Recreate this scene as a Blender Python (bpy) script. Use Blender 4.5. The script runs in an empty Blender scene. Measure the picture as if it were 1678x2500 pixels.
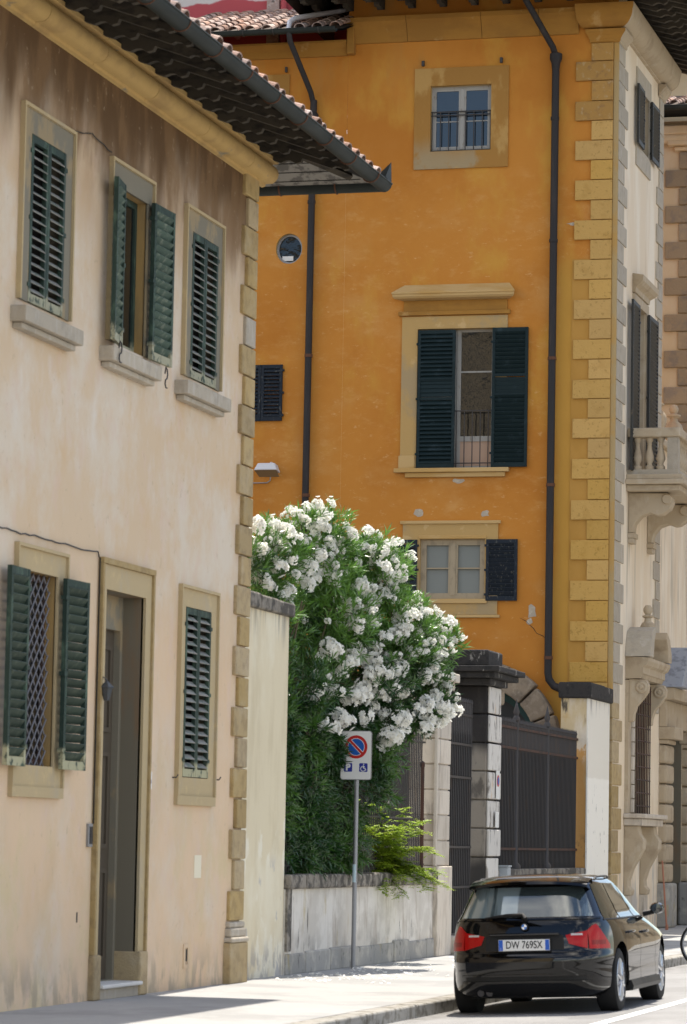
import bpy, math, random
from mathutils import Vector, Matrix, noise
random.seed(7)
S = bpy.context.scene
COL = S.collection
R = math.radians

# ------------------------------------------------------------------ camera
def make_camera():
    y, p, r = R(15.0), R(5.74), R(1.06)
    fwd = Vector((-math.sin(y) * math.cos(p), math.cos(y) * math.cos(p), math.sin(p)))
    right0 = Vector((math.cos(y), math.sin(y), 0))
    up0 = right0.cross(fwd)
    right = right0 * math.cos(r) + up0 * math.sin(r)
    up = right.cross(fwd)
    cd = bpy.data.cameras.new("camera")
    cd.sensor_fit = 'VERTICAL'
    cd.sensor_height = 36.0
    cd.lens = 8000.0 / 2500.0 * 36.0
    cd.clip_start, cd.clip_end = 0.5, 2000
    cd.dof.use_dof = True
    cd.dof.focus_distance = 60.0
    cd.dof.aperture_fstop = 4.5
    o = bpy.data.objects.new("camera", cd)
    COL.objects.link(o)
    m = Matrix((right, up, -fwd)).transposed().to_4x4()
    m.translation = Vector((0, 0, 1.62))
    o.matrix_world = m
    S.camera = o
make_camera()

# ------------------------------------------------------------------ sky, sun, exposure
SUN = Vector((-0.26, 5.03, 9.4)).normalized()
W = bpy.data.worlds.new("World")
S.world = W
W.use_nodes = True
wn = W.node_tree
bg = wn.nodes['Background']
sky = wn.nodes.new('ShaderNodeTexSky')
sky.sky_type = 'NISHITA'
sky.sun_disc = False
sky.sun_elevation = math.asin(SUN.z)
sky.sun_rotation = math.atan2(SUN.x, SUN.y)
sky.air_density, sky.dust_density, sky.ozone_density = 1.0, 0.6, 2.0
# broken white cloud over the blue, all round the sky
tc = wn.nodes.new('ShaderNodeTexCoord')
mp = wn.nodes.new('ShaderNodeMapping'); mp.inputs['Scale'].default_value = (1.0, 1.0, 2.6)
wn.links.new(tc.outputs['Generated'], mp.inputs[0])
cn = wn.nodes.new('ShaderNodeTexNoise'); cn.inputs['Scale'].default_value = 2.1
cn.inputs['Detail'].default_value = 7; cn.inputs['Roughness'].default_value = .58
wn.links.new(mp.outputs[0], cn.inputs['Vector'])
cr = wn.nodes.new('ShaderNodeValToRGB')
cr.color_ramp.elements[0].position = .47; cr.color_ramp.elements[1].position = .68
wn.links.new(cn.outputs['Fac'], cr.inputs[0])
cm = wn.nodes.new('ShaderNodeMix'); cm.data_type = 'RGBA'
wn.links.new(cr.outputs[0], cm.inputs[0])
wn.links.new(sky.outputs[0], cm.inputs[6])
cm.inputs[7].default_value = (15.5, 14.6, 13.4, 1)
wn.links.new(cm.outputs[2], bg.inputs['Color'])
bg.inputs['Strength'].default_value = 0.11

sl = bpy.data.lights.new("sun", 'SUN')
sl.energy = 4.0
sl.angle = R(0.5)
sl.color = (1.0, 0.93, 0.82)
so = bpy.data.objects.new("sun", sl)
so.rotation_euler = SUN.to_track_quat('Z', 'Y').to_euler()
so.location = (0, 40, 60)
COL.objects.link(so)

S.view_settings.view_transform = 'Standard'
S.view_settings.look = 'None'
S.view_settings.exposure = 1.0
S.view_settings.gamma = 1
S.view_settings.use_curve_mapping = False
S.render.engine = 'CYCLES'
S.cycles.max_bounces = 8
S.cycles.use_denoising = True

# ------------------------------------------------------------------ materials
def L(nt, a, b): nt.links.new(a, b)

def mat(name, base, layers=(), rough=.85, bump=0., bscale=40., rnd=0., spec=.3, metal=0., coat=0., obj=False,
        transl=0., bvec=(1, 1, 1), hue_rnd=0.):
    """Principled material. layers: dicts c colour, s scale xyz, lo/hi ramp, a amount, d detail,
    box=[(axis, from, to, wobble)...] limits a coat or stain to a stretch of the wall."""
    m = bpy.data.materials.new(name)
    m.use_nodes = True
    nt = m.node_tree
    b = nt.nodes['Principled BSDF']
    b.inputs['Roughness'].default_value = rough
    b.inputs['Specular IOR Level'].default_value = spec
    b.inputs['Metallic'].default_value = metal
    if coat:
        b.inputs['Coat Weight'].default_value = coat
        b.inputs['Coat Roughness'].default_value = .03
    if obj:
        t = nt.nodes.new('ShaderNodeTexCoord'); P = t.outputs['Object']
    else:
        g = nt.nodes.new('ShaderNodeNewGeometry'); P = g.outputs['Position']
    rgb = nt.nodes.new('ShaderNodeRGB'); rgb.outputs[0].default_value = (*base, 1)
    cur = rgb.outputs[0]
    sep = None
    if any(l.get('box') for l in layers):
        sep = nt.nodes.new('ShaderNodeSeparateXYZ'); L(nt, P, sep.inputs[0])
    for i, l in enumerate(layers):
        mpn = nt.nodes.new('ShaderNodeMapping')
        mpn.inputs['Scale'].default_value = l.get('s', (1, 1, 1))
        mpn.inputs['Location'].default_value = (3.7 * i + 1, 1.9 * i, 5.3 * i)
        L(nt, P, mpn.inputs[0])
        n = nt.nodes.new('ShaderNodeTexNoise')
        n.inputs['Scale'].default_value = 1.0
        n.inputs['Detail'].default_value = l.get('d', 5)
        n.inputs['Roughness'].default_value = l.get('r', .6)
        n.inputs['Distortion'].default_value = l.get('w', 0)
        L(nt, mpn.outputs[0], n.inputs['Vector'])
        mr = nt.nodes.new('ShaderNodeMapRange')
        mr.interpolation_type = 'SMOOTHSTEP'
        mr.inputs[1].default_value = l.get('lo', .4); mr.inputs[2].default_value = l.get('hi', .6)
        mr.inputs[4].default_value = l.get('a', 1.)
        L(nt, n.outputs['Fac'], mr.inputs[0])
        fac = mr.outputs[0]
        for (ax, f0, f1, wob) in l.get('box', ()):
            # position along one axis, its edge wandering with noise
            ad = nt.nodes.new('ShaderNodeMath'); ad.operation = 'MULTIPLY_ADD'
            nn = nt.nodes.new('ShaderNodeTexNoise'); nn.inputs['Scale'].default_value = 1.
            nn.inputs['Detail'].default_value = 5
            m2 = nt.nodes.new('ShaderNodeMapping'); m2.inputs['Scale'].default_value = l.get('bs', (2, 2, .5))
            L(nt, P, m2.inputs[0]); L(nt, m2.outputs[0], nn.inputs['Vector'])
            L(nt, nn.outputs['Fac'], ad.inputs[0]); ad.inputs[1].default_value = wob
            off = nt.nodes.new('ShaderNodeMath'); off.operation = 'SUBTRACT'
            L(nt, sep.outputs['XYZ'.index(ax)], off.inputs[0]); off.inputs[1].default_value = wob * .5
            L(nt, off.outputs[0], ad.inputs[2])
            r2 = nt.nodes.new('ShaderNodeMapRange'); r2.interpolation_type = 'SMOOTHSTEP'
            r2.inputs[1].default_value = f0; r2.inputs[2].default_value = f1
            if f1 < f0:
                r2.inputs[1].default_value = f1; r2.inputs[2].default_value = f0
                r2.inputs[3].default_value = 1; r2.inputs[4].default_value = 0
            L(nt, ad.outputs[0], r2.inputs[0])
            mu = nt.nodes.new('ShaderNodeMath'); mu.operation = 'MULTIPLY'
            L(nt, fac, mu.inputs[0]); L(nt, r2.outputs[0], mu.inputs[1]); fac = mu.outputs[0]
        mx = nt.nodes.new('ShaderNodeMix'); mx.data_type = 'RGBA'
        L(nt, fac, mx.inputs[0]); L(nt, cur, mx.inputs[6]); mx.inputs[7].default_value = (*l['c'], 1)
        cur = mx.outputs[2]
    if rnd or hue_rnd:
        oi = nt.nodes.new('ShaderNodeObjectInfo')
        hs = nt.nodes.new('ShaderNodeHueSaturation')
        r3 = nt.nodes.new('ShaderNodeMapRange')
        r3.inputs[3].default_value = 1 - rnd; r3.inputs[4].default_value = 1 + rnd
        L(nt, oi.outputs['Random'], r3.inputs[0]); L(nt, r3.outputs[0], hs.inputs['Value'])
        if hue_rnd:
            r4 = nt.nodes.new('ShaderNodeMapRange'); mm = nt.nodes.new('ShaderNodeMath')
            mm.operation = 'FRACT'; m7 = nt.nodes.new('ShaderNodeMath'); m7.operation = 'MULTIPLY'
            m7.inputs[1].default_value = 17.3
            L(nt, oi.outputs['Random'], m7.inputs[0]); L(nt, m7.outputs[0], mm.inputs[0])
            r4.inputs[3].default_value = 1 - hue_rnd; r4.inputs[4].default_value = 1 + hue_rnd
            L(nt, mm.outputs[0], r4.inputs[0]); L(nt, r4.outputs[0], hs.inputs['Saturation'])
        L(nt, cur, hs.inputs['Color']); cur = hs.outputs[0]
    L(nt, cur, b.inputs['Base Color'])
    if bump:
        mb_ = nt.nodes.new('ShaderNodeMapping'); mb_.inputs['Scale'].default_value = bvec
        L(nt, P, mb_.inputs[0])
        bn = nt.nodes.new('ShaderNodeTexNoise'); bn.inputs['Scale'].default_value = bscale
        bn.inputs['Detail'].default_value = 6
        L(nt, mb_.outputs[0], bn.inputs['Vector'])
        bu = nt.nodes.new('ShaderNodeBump'); bu.inputs['Strength'].default_value = bump
        bu.inputs['Distance'].default_value = .02
        L(nt, bn.outputs['Fac'], bu.inputs['Height']); L(nt, bu.outputs[0], b.inputs['Normal'])
    if transl:
        tr = nt.nodes.new('ShaderNodeBsdfTranslucent'); ms = nt.nodes.new('ShaderNodeMixShader')
        L(nt, cur, tr.inputs['Color'])
        ms.inputs[0].default_value = transl
        L(nt, b.outputs[0], ms.inputs[1]); L(nt, tr.outputs[0], ms.inputs[2])
        L(nt, ms.outputs[0], nt.nodes['Material Output'].inputs['Surface'])
    return m

M = {}
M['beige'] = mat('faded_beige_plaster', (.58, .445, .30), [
    dict(c=(.62, .555, .46), s=(.9, .9, .8), lo=.42, hi=.64, a=.75, d=8, r=.65),
    dict(c=(.56, .375, .20), s=(.8, .8, .9), lo=.48, hi=.70, a=.5, d=8, r=.65),
    dict(c=(.66, .625, .575), s=(1.7, 1.7, 1.0), lo=.50, hi=.70, a=.5, d=8, r=.65,
         box=[('Z', 4.6, 5.6, .8), ('Z', 8.2, 7.0, .6)]),
    dict(c=(.66, .48, .315), s=(1.2, 1.2, .8), lo=.30, hi=.60, a=.75, d=8, box=[('Z', 4.8, 3.2, .8)]),
    dict(c=(.57, .46, .27), s=(1.3, 1.3, 1.0), lo=.48, hi=.64, a=.7, d=8, box=[('Z', 3.0, 1.0, .8)]),
    dict(c=(.60, .45, .36), s=(3.2, 3.2, 2.6), lo=.52, hi=.70, a=.45, d=8),
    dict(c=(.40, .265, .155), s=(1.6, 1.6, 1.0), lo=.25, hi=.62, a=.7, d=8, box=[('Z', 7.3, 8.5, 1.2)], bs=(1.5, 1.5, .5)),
    dict(c=(.110, .060, .025), s=(1, 1, 1), lo=.0, hi=.1, a=1.0, box=[('Z', 8.0, 9.05, 1.9)], bs=(1.6, 1.6, .5)),  # old brown coat, its colour darkened further to carry the shade under the eave
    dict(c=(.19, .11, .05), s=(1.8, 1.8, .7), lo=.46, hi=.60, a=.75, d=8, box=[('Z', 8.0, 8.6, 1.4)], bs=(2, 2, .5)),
    dict(c=(.32, .27, .20), s=(4, 4, 2), lo=.44, hi=.60, a=.7, d=8, box=[('Z', .55, .05, .5)]),
    dict(c=(.40, .31, .21), s=(11, 11, 9), lo=.62, hi=.70, a=.4, d=8),
], rough=.92, bump=.35, bscale=7, bvec=(1, 1, .7))
M['brownstone'] = mat('yellow_brown_sandstone', (.38, .285, .15), [
    dict(c=(.27, .20, .11), s=(7, 7, 7), lo=.45, hi=.65, a=.7),
    dict(c=(.42, .34, .22), s=(3, 3, 3), lo=.5, hi=.7, a=.6)], rough=.95, bump=.5, bscale=45, rnd=.12, hue_rnd=.15)
M['greystone'] = mat('weathered_grey_sandstone', (.40, .35, .275), [
    dict(c=(.30, .27, .22), s=(5, 5, 5), lo=.5, hi=.7, a=.6),
    dict(c=(.50, .46, .40), s=(9, 9, 3), lo=.5, hi=.7, a=.5)], rough=.95, bump=.3, bscale=35, rnd=.08)
M['trim'] = mat('grey_brown_trim', (.20, .18, .135), [
    dict(c=(.34, .255, .14), s=(2, 2, 1.2), lo=.52, hi=.62, a=.7)], rough=.9, bump=.15, bscale=25)
M['trim_y'] = mat('ochre_trim', (.43, .335, .19), [
    dict(c=(.40, .33, .22), s=(2.5, 2.5, 1.5), lo=.5, hi=.66, a=.8),
    dict(c=(.55, .42, .22), s=(5, 5, 5), lo=.55, hi=.7, a=.5)], rough=.9, bump=.15, bscale=25)
M['cornice'] = mat('ochre_cornice', (.50, .335, .125), [
    dict(c=(.38, .25, .10), s=(1.5, 1.5, 3), lo=.45, hi=.65, a=.8),
    dict(c=(.22, .20, .15), s=(1.1, 1.1, 4), lo=.62, hi=.68, a=.9)], rough=.9, bump=.2, bscale=20)
M['green'] = mat('old_green_paint', (.028, .047, .037), [
    dict(c=(.10, .16, .11), s=(9, 9, 3), lo=.5, hi=.72, a=.7),
    dict(c=(.40, .38, .24), s=(9, 9, 9), lo=.35, hi=.5, a=.9, box=[('Z', 2.47, 2.40, .1)]),
    dict(c=(.40, .38, .26), s=(9, 9, 9), lo=.35, hi=.5, a=.8,
         box=[('Z', 6.80, 6.72, .1), ('Z', 5, 6, 0)])], rough=.65, bump=.1, bscale=60, spec=.2)
M['greenslat'] = mat('weathered_grey_slat', (.25, .24, .22), [
    dict(c=(.12, .16, .13), s=(6, 6, 9), lo=.45, hi=.65, a=.8)], rough=.7, spec=.2, rnd=.12)
M['greendark'] = mat('dull_green_slat', (.040, .060, .045), [
    dict(c=(.09, .11, .08), s=(9, 9, 9), lo=.5, hi=.68, a=.7)], rough=.7, spec=.2, rnd=.15)
M['greenopen'] = mat('paler_green_slat', (.06, .095, .075), [  # paler green for the open upper leaves
    dict(c=(.19, .22, .17), s=(9, 9, 9), lo=.5, hi=.68, a=.7)], rough=.7, spec=.2, rnd=.12)
M['teal'] = mat('blue_black_paint', (.009, .020, .023), [
    dict(c=(.03, .05, .06), s=(5, 5, 5), lo=.55, hi=.75, a=.6)], rough=.6, bump=.05, bscale=60, spec=.15)
M['bluegrey'] = mat('flaking_blue_black_paint', (.017, .023, .032), [
    dict(c=(.10, .10, .09), s=(30, 30, 12), lo=.58, hi=.66, a=.8)], rough=.7, bump=.1, bscale=60, spec=.15)
M['greyblack'] = mat('grey_black_shutter_paint', (.035, .035, .032), [
    dict(c=(.16, .12, .08), s=(6, 6, 6), lo=.62, hi=.7, a=.7)], rough=.6)
M['orange'] = mat('orange_plaster', (.47, .195, .032), [
    dict(c=(.40, .15, .020), s=(.35, .35, .35), lo=.42, hi=.62, a=.85),
    dict(c=(.50, .255, .075), s=(.5, .5, .7), lo=.50, hi=.68, a=.6, d=9, r=.66, box=[('Z', 15.5, 13.5, 2)]),
    dict(c=(.50, .27, .045), s=(.9, .9, .5), lo=.5, hi=.68, a=.7, box=[('Z', 8., 11, 2.5)]),
    dict(c=(.60, .36, .135), s=(2.4, 2.4, 5.0), lo=.50, hi=.72, a=.30, d=10, r=.72,
         box=[('Z', 14.9, 13.8, 1.5), ('Z', 6.8, 8.2, 1)]),
    dict(c=(.64, .44, .22), s=(5, 5, 11), lo=.58, hi=.70, a=.45, d=10, r=.75, box=[('Z', 14.5, 13.0, 1.5)]),
    dict(c=(.36, .20, .06), s=(1.3, 1.3, .3), lo=.5, hi=.7, a=.55, box=[('Z', 15.2, 16.6, 1.0)]),
    dict(c=(.45, .245, .045), s=(.7, .7, .7), lo=.0, hi=.2, a=.95,
         box=[('X', -12.2, -11.9, .35), ('Z', 12.9, 12.2, .5)], bs=(.5, .5, 1.2)),
], rough=.92, bump=.14, bscale=9)
M['ochre'] = mat('ochre_painted_stone', (.46, .285, .088), [
    dict(c=(.385, .225, .06), s=(4, 4, 4), lo=.5, hi=.7, a=.6),
    dict(c=(.22, .125, .03), s=(17, 17, 17), lo=.63, hi=.70, a=.40, d=1)], rough=.92, bump=.5, bscale=22, rnd=.07, hue_rnd=.06)
M['ochreband'] = mat('ochre_plaster_band', (.42, .228, .052), [
    dict(c=(.38, .20, .04), s=(1.5, 1.5, .8), lo=.45, hi=.65, a=.7)], rough=.92, bump=.12, bscale=12)
M['edgeband'] = mat('tan_corner_edge', (.37, .27, .13), [
    dict(c=(.42, .24, .06), s=(1, 1, .8), lo=.46, hi=.6, a=.7)], rough=.92, bump=.2, bscale=15)
M['oldochre'] = mat('bare_brown_stone', (.36, .205, .06), [
    dict(c=(.24, .14, .06), s=(6, 6, 6), lo=.5, hi=.7, a=.7),
    dict(c=(.42, .32, .18), s=(9, 9, 9), lo=.58, hi=.7, a=.6)], rough=.95, bump=.45, bscale=30, rnd=.1)
M['otrim'] = mat('stained_window_trim', (.32, .165, .04), [
    dict(c=(.31, .245, .145), s=(.8, .8, .8), lo=.46, hi=.54, a=.9, box=[('Z', 15.2, 14.6, .6)]),
    dict(c=(.46, .29, .10), s=(1.5, 1.5, .8), lo=.52, hi=.62, a=.7)], rough=.9, bump=.15, bscale=20)
M['otrim2'] = mat('ochre_grey_window_trim', (.42, .275, .105), [
    dict(c=(.32, .245, .14), s=(1.4, 1.4, 1.0), lo=.45, hi=.6, a=.85),
    dict(c=(.52, .37, .18), s=(3, 3, 3), lo=.6, hi=.68, a=.7)], rough=.9, bump=.15, bscale=20)
M['hoodtrim'] = mat('sandy_stone_hood', (.47, .32, .14), [
    dict(c=(.42, .25, .075), s=(1, 1, 4), lo=.5, hi=.66, a=.7)], rough=.9, bump=.15, bscale=20)
M['pcornice'] = mat('orange_brown_cornice', (.33, .165, .033), [
    dict(c=(.25, .125, .028), s=(1, 1, 2), lo=.45, hi=.65, a=.7),
    dict(c=(.44, .28, .11), s=(2, 2, 2), lo=.6, hi=.7, a=.6)], rough=.9, bump=.15, bscale=15)
M['cream'] = mat('cream_plaster', (.72, .60, .44), [
    dict(c=(.80, .715, .58), s=(1.4, 1.4, .3), lo=.42, hi=.62, a=.8),
    dict(c=(.55, .42, .28), s=(2.2, 2.2, .35), lo=.56, hi=.72, a=.6),
    dict(c=(.42, .36, .27), s=(3, 3, .3), lo=.5, hi=.66, a=.7, box=[('Z', 9.2, 7.5, .8), ('Z', 5.4, 7.0, .8)]),
    dict(c=(.40, .39, .37), s=(3, 3, .7), lo=.45, hi=.6, a=.8, box=[('Z', 1.7, .9, .6)])],
    rough=.92, bump=.12, bscale=12)
M['sandcarve'] = mat('carved_sandstone', (.43, .35, .245), [
    dict(c=(.32, .25, .17), s=(3, 3, 3), lo=.5, hi=.7, a=.7),
    dict(c=(.52, .46, .36), s=(4, 4, 2), lo=.55, hi=.7, a=.5)], rough=.92, bump=.15, bscale=25)
M['farstone'] = mat('brown_grey_block', (.29, .225, .145), [
    dict(c=(.20, .17, .14), s=(3, 3, 3), lo=.45, hi=.65, a=.7),
    dict(c=(.36, .27, .17), s=(5, 5, 5), lo=.6, hi=.7, a=.6)], rough=.95, bump=.4, bscale=25, rnd=.14)
M['farcream'] = mat('yellow_cream_plaster', (.55, .43, .27), [
    dict(c=(.60, .50, .36), s=(1, 1, .6), lo=.45, hi=.65, a=.8)], rough=.92)
M['wood'] = mat('black_brown_eave_timber', (.035, .03, .026), [
    dict(c=(.075, .062, .048), s=(4, 4, 12), lo=.5, hi=.7, a=.8)], rough=.8, rnd=.2)
M['woodtip'] = mat('weathered_rafter_timber', (.060, .050, .036), [
    dict(c=(.022, .019, .016), s=(5, 5, 12), lo=.45, hi=.65, a=.8)], rough=.85, rnd=.2)
M['soffit'] = mat('dark_eave_boards', (.007, .007, .007), rough=.9)
M['soffitred'] = mat('dark_red_eave_boards', (.055, .018, .012), rough=.9)
M['soffitgrey'] = mat('grey_limed_eave_boards', (.22, .21, .19), [
    dict(c=(.08, .075, .07), s=(6, 6, 6), lo=.5, hi=.6, a=.8)], rough=.9)
M['tile'] = mat('weathered_terracotta', (.36, .235, .185), [
    dict(c=(.55, .44, .38), s=(6, 6, 6), lo=.48, hi=.64, a=.85, d=6),
    dict(c=(.07, .055, .05), s=(9, 9, 9), lo=.56, hi=.68, a=.85, d=6)], rough=.95, bump=.3, bscale=40, rnd=.3, hue_rnd=.3)
M['roofbase'] = mat('dark_roof_bed', (.10, .075, .06), rough=.95, bump=.2, bscale=20)
M['gutter'] = mat('dark_green_grey_gutter', (.020, .025, .024), [
    dict(c=(.034, .040, .038), s=(1.5, 1.5, 1.5), lo=.4, hi=.7, a=.8)], rough=.6, spec=.15)
M['pipe'] = mat('dark_grey_downpipe', (.026, .024, .025), [
    dict(c=(.05, .04, .036), s=(6, 6, 1), lo=.5, hi=.7, a=.7)], rough=.6, spec=.2)
M['rustring'] = mat('rusty_bracket', (.10, .045, .025), rough=.8)
M['iron'] = mat('dark_iron', (.042, .038, .037), [
    dict(c=(.07, .045, .03), s=(9, 9, 2), lo=.55, hi=.7, a=.6)], rough=.6, spec=.4)
M['rustiron'] = mat('rusty_iron', (.065, .03, .02), [
    dict(c=(.03, .022, .02), s=(9, 9, 3), lo=.45, hi=.6, a=.8)], rough=.75)
M['sheet'] = mat('dark_sheet_metal', (.024, .026, .028), [
    dict(c=(.028, .05, .052), s=(.6, .6, .25), lo=.45, hi=.65, a=.9)], rough=.6, spec=.4)
M['grille'] = mat('grey_painted_grille', (.15, .145, .155), rough=.5, spec=.5)
M['dark'] = mat('dark_room', (.012, .011, .010), rough=.9)
M['door'] = mat('grey_brown_door', (.085, .068, .048), rough=.6)
M['reveal'] = mat('brown_grey_reveal', (.165, .145, .105), [
    dict(c=(.21, .13, .07), s=(2, 2, .4), lo=.5, hi=.65, a=.8)], rough=.9)
M['revealy'] = mat('ochre_reveal', (.35, .225, .085), [
    dict(c=(.24, .17, .08), s=(3, 3, 1), lo=.45, hi=.6, a=.7)], rough=.9)
M['marble'] = mat('pale_step_stone', (.62, .60, .56), rough=.8)
M['whitepaint'] = mat('old_white_window_paint', (.31, .305, .285), [
    dict(c=(.22, .19, .15), s=(14, 14, 5), lo=.58, hi=.66, a=.8)], rough=.6)
M['brownpaint'] = mat('tan_window_paint', (.33, .27, .18), [
    dict(c=(.22, .18, .12), s=(9, 9, 4), lo=.5, hi=.66, a=.7)], rough=.6)
M['pinkpanel'] = mat('faded_pink_panel', (.42, .29, .21), rough=.7)
M['curtain'] = mat('grey_net_curtain', (.20, .215, .20), rough=.9)
M['ywall'] = mat('pale_yellow_plaster', (.63, .55, .385), [
    dict(c=(.52, .44, .29), s=(2.2, 2.2, .6), lo=.48, hi=.66, a=.6, d=8),
    dict(c=(.74, .71, .60), s=(1.6, 1.6, 1.0), lo=.56, hi=.60, a=.6, d=6, box=[('Z', 2.4, 1.8, .8)]),
    dict(c=(.70, .645, .50), s=(.9, .9, .5), lo=.45, hi=.6, a=.7),
    dict(c=(.22, .20, .17), s=(5, 5, .5), lo=.48, hi=.62, a=.8, box=[('Z', 3.85, 4.35, .5)]),
    dict(c=(.42, .40, .38), s=(2.2, 2.2, 1.4), lo=.58, hi=.62, a=.9, box=[('Z', 1.5, 1.2, .3)]),
    dict(c=(.36, .33, .29), s=(5, 5, 3), lo=.48, hi=.6, a=.8, box=[('Z', .5, .15, .3)])], rough=.92, bump=.15, bscale=15)
M['lowwall'] = mat('streaked_off_white_plaster', (.52, .485, .425), [
    dict(c=(.68, .645, .58), s=(1.2, 1.2, 1.6), lo=.42, hi=.58, a=.7, d=8),
    dict(c=(.33, .27, .21), s=(5, 5, .9), lo=.50, hi=.68, a=.65, d=8, r=.68, w=.4),
    dict(c=(.30, .28, .25), s=(2.5, 2.5, 2.5), lo=.5, hi=.6, a=.7, d=8, box=[('Z', .55, .2, .5)]),
    dict(c=(.07, .055, .045), s=(11, 11, 1.4), lo=.655, hi=.70, a=.9, d=4),
    dict(c=(.42, .33, .15), s=(2.5, 2.5, 1), lo=.6, hi=.7, a=.6)], rough=.92, bump=.25, bscale=15)
M['mossy'] = mat('blackened_coping_stone', (.23, .205, .17), [
    dict(c=(.05, .046, .04), s=(5, 5, 5), lo=.42, hi=.58, a=.85),
    dict(c=(.36, .33, .28), s=(7, 7, 7), lo=.58, hi=.68, a=.7)], rough=.95, bump=.4, bscale=30, rnd=.15)
M['plinth'] = mat('grey_plinth_stone', (.30, .29, .265), [
    dict(c=(.44, .41, .35), s=(4, 4, 4), lo=.5, hi=.66, a=.7),
    dict(c=(.36, .28, .10), s=(2.4, 2.4, 1.2), lo=.60, hi=.70, a=.6),
    dict(c=(.08, .075, .07), s=(7, 7, 4), lo=.58, hi=.7, a=.8)], rough=.95, bump=.4, bscale=25, rnd=.1)
M['palestone'] = mat('pale_block_stone', (.54, .48, .40), [
    dict(c=(.40, .34, .27), s=(3, 3, 1.2), lo=.46, hi=.66, a=.75),
    dict(c=(.24, .21, .18), s=(7, 7, 1.5), lo=.56, hi=.68, a=.6)], rough=.92, bump=.3, bscale=20, rnd=.12)
M['sootstone'] = mat('soot_black_stone', (.25, .22, .18), [
    dict(c=(.022, .020, .020), s=(1.0, 1.0, .8), lo=.16, hi=.30, a=.97, box=[('Z', 2.95, 3.2, .3)]),
    dict(c=(.030, .028, .027), s=(2.0, 2.0, 1.6), lo=.40, hi=.50, a=.95, box=[('Z', 1.55, 1.2, .5)]),
    dict(c=(.05, .045, .04), s=(5, 5, 2), lo=.55, hi=.7, a=.7)], rough=.95, bump=.4, bscale=25, rnd=.1)
M['paleblock'] = mat('flaking_whitewashed_stone', (.58, .55, .50), [
    dict(c=(.16, .14, .12), s=(7, 7, 2.2), lo=.54, hi=.63, a=.8),
    dict(c=(.56, .42, .28), s=(2.5, 2.5, 1.5), lo=.62, hi=.68, a=.7)], rough=.92, bump=.4, bscale=18, rnd=.06)
M['flakeorange'] = mat('flaking_orange_white_plaster', (.50, .27, .09), [
    dict(c=(.62, .55, .44), s=(3.0, 3.0, 1.6), lo=.44, hi=.50, a=.95, box=[('Z', 2.9, 3.4, .6)]),
    dict(c=(.50, .38, .20), s=(2.0, 2.0, .5), lo=.45, hi=.6, a=.8),
    dict(c=(.06, .05, .045), s=(3, 3, 2), lo=.5, hi=.58, a=.9, box=[('Z', 1.9, 1.4, .5)]),
    dict(c=(.05, .045, .04), s=(5, 5, 1.2), lo=.53, hi=.6, a=.9, box=[('Z', 3.6, 4.1, .4)])], rough=.9, bump=.5, bscale=9)
M['whitewash'] = mat('flaking_whitewash', (.72, .68, .59), [
    dict(c=(.82, .79, .71), s=(1, 1, 1), lo=.0, hi=.2, a=.9, box=[('Z', 2.86, 2.82, .06)]),
    dict(c=(.10, .09, .08), s=(12, 12, 3.5), lo=.645, hi=.68, a=.9, box=[('Z', 2.8, 2.4, .3)]),
    dict(c=(.42, .33, .17), s=(3, 3, .6), lo=.55, hi=.7, a=.7, box=[('Z', 2.0, 1.2, .6)]),
    dict(c=(.30, .28, .26), s=(6, 6, .8), lo=.5, hi=.6, a=.8, box=[('Z', 3.9, 4.25, .3)])], rough=.9, bump=.25, bscale=14)
M['capstone'] = mat('black_lichen_cap', (.036, .033, .031), [
    dict(c=(.30, .28, .25), s=(5, 5, 3), lo=.60, hi=.68, a=.8),
    dict(c=(.02, .02, .02), s=(9, 9, 9), lo=.5, hi=.6, a=.7)], rough=.95, bump=.4, bscale=25, rnd=.1)
M['vouss'] = mat('arch_sandstone', (.24, .19, .135), [
    dict(c=(.15, .12, .09), s=(3.5, 3.5, 3.5), lo=.48, hi=.64, a=.8),
    dict(c=(.33, .27, .20), s=(6, 6, 6), lo=.56, hi=.7, a=.6)], rough=.95, bump=.5, bscale=16, rnd=.1)
M['tealdoor'] = mat('teal_portal_paint', (.012, .05, .05), rough=.5)
M['asphalt'] = mat('worn_asphalt', (.26, .255, .25), [
    dict(c=(.21, .205, .20), s=(.5, .5, .5), lo=.4, hi=.6, a=.8),
    dict(c=(.30, .295, .29), s=(1.5, .3, 1), lo=.5, hi=.7, a=.6),
    dict(c=(.16, .155, .15), s=(25, 25, 25), lo=.55, hi=.7, a=.5),
    dict(c=(.10, .092, .08), s=(3, 3, 3), lo=.35, hi=.65, a=.8, d=8, box=[('X', -7.45, -7.7, .25)]),
    dict(c=(.17, .168, .165), s=(.9, .35, 1), lo=.60, hi=.62, a=.6, d=3)], rough=.85, bump=.3, bscale=120)
M['pavement'] = mat('pale_pavement', (.35, .345, .335), [
    dict(c=(.26, .257, .25), s=(.6, .6, .6), lo=.45, hi=.62, a=.7),
    dict(c=(.39, .385, .37), s=(3, 3, 3), lo=.5, hi=.7, a=.6),
    dict(c=(.20, .195, .19), s=(40, 40, 40), lo=.60, hi=.70, a=.6),
    dict(c=(.28, .27, .26), s=(5, 5, 5), lo=.62, hi=.7, a=.5)], rough=.9, bump=.2, bscale=80)
M['kerb'] = mat('grey_kerb_stone', (.30, .285, .255), [
    dict(c=(.13, .115, .09), s=(5, 5, 7), lo=.46, hi=.62, a=.8)], rough=.95, bump=.4, bscale=25, rnd=.12)
M['earth'] = mat('garden_earth', (.10, .08, .06), rough=.95)
M['roadpaint'] = mat('white_road_paint', (.75, .75, .73), [
    dict(c=(.45, .44, .43), s=(6, 6, 6), lo=.58, hi=.7, a=.6)], rough=.7)
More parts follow.
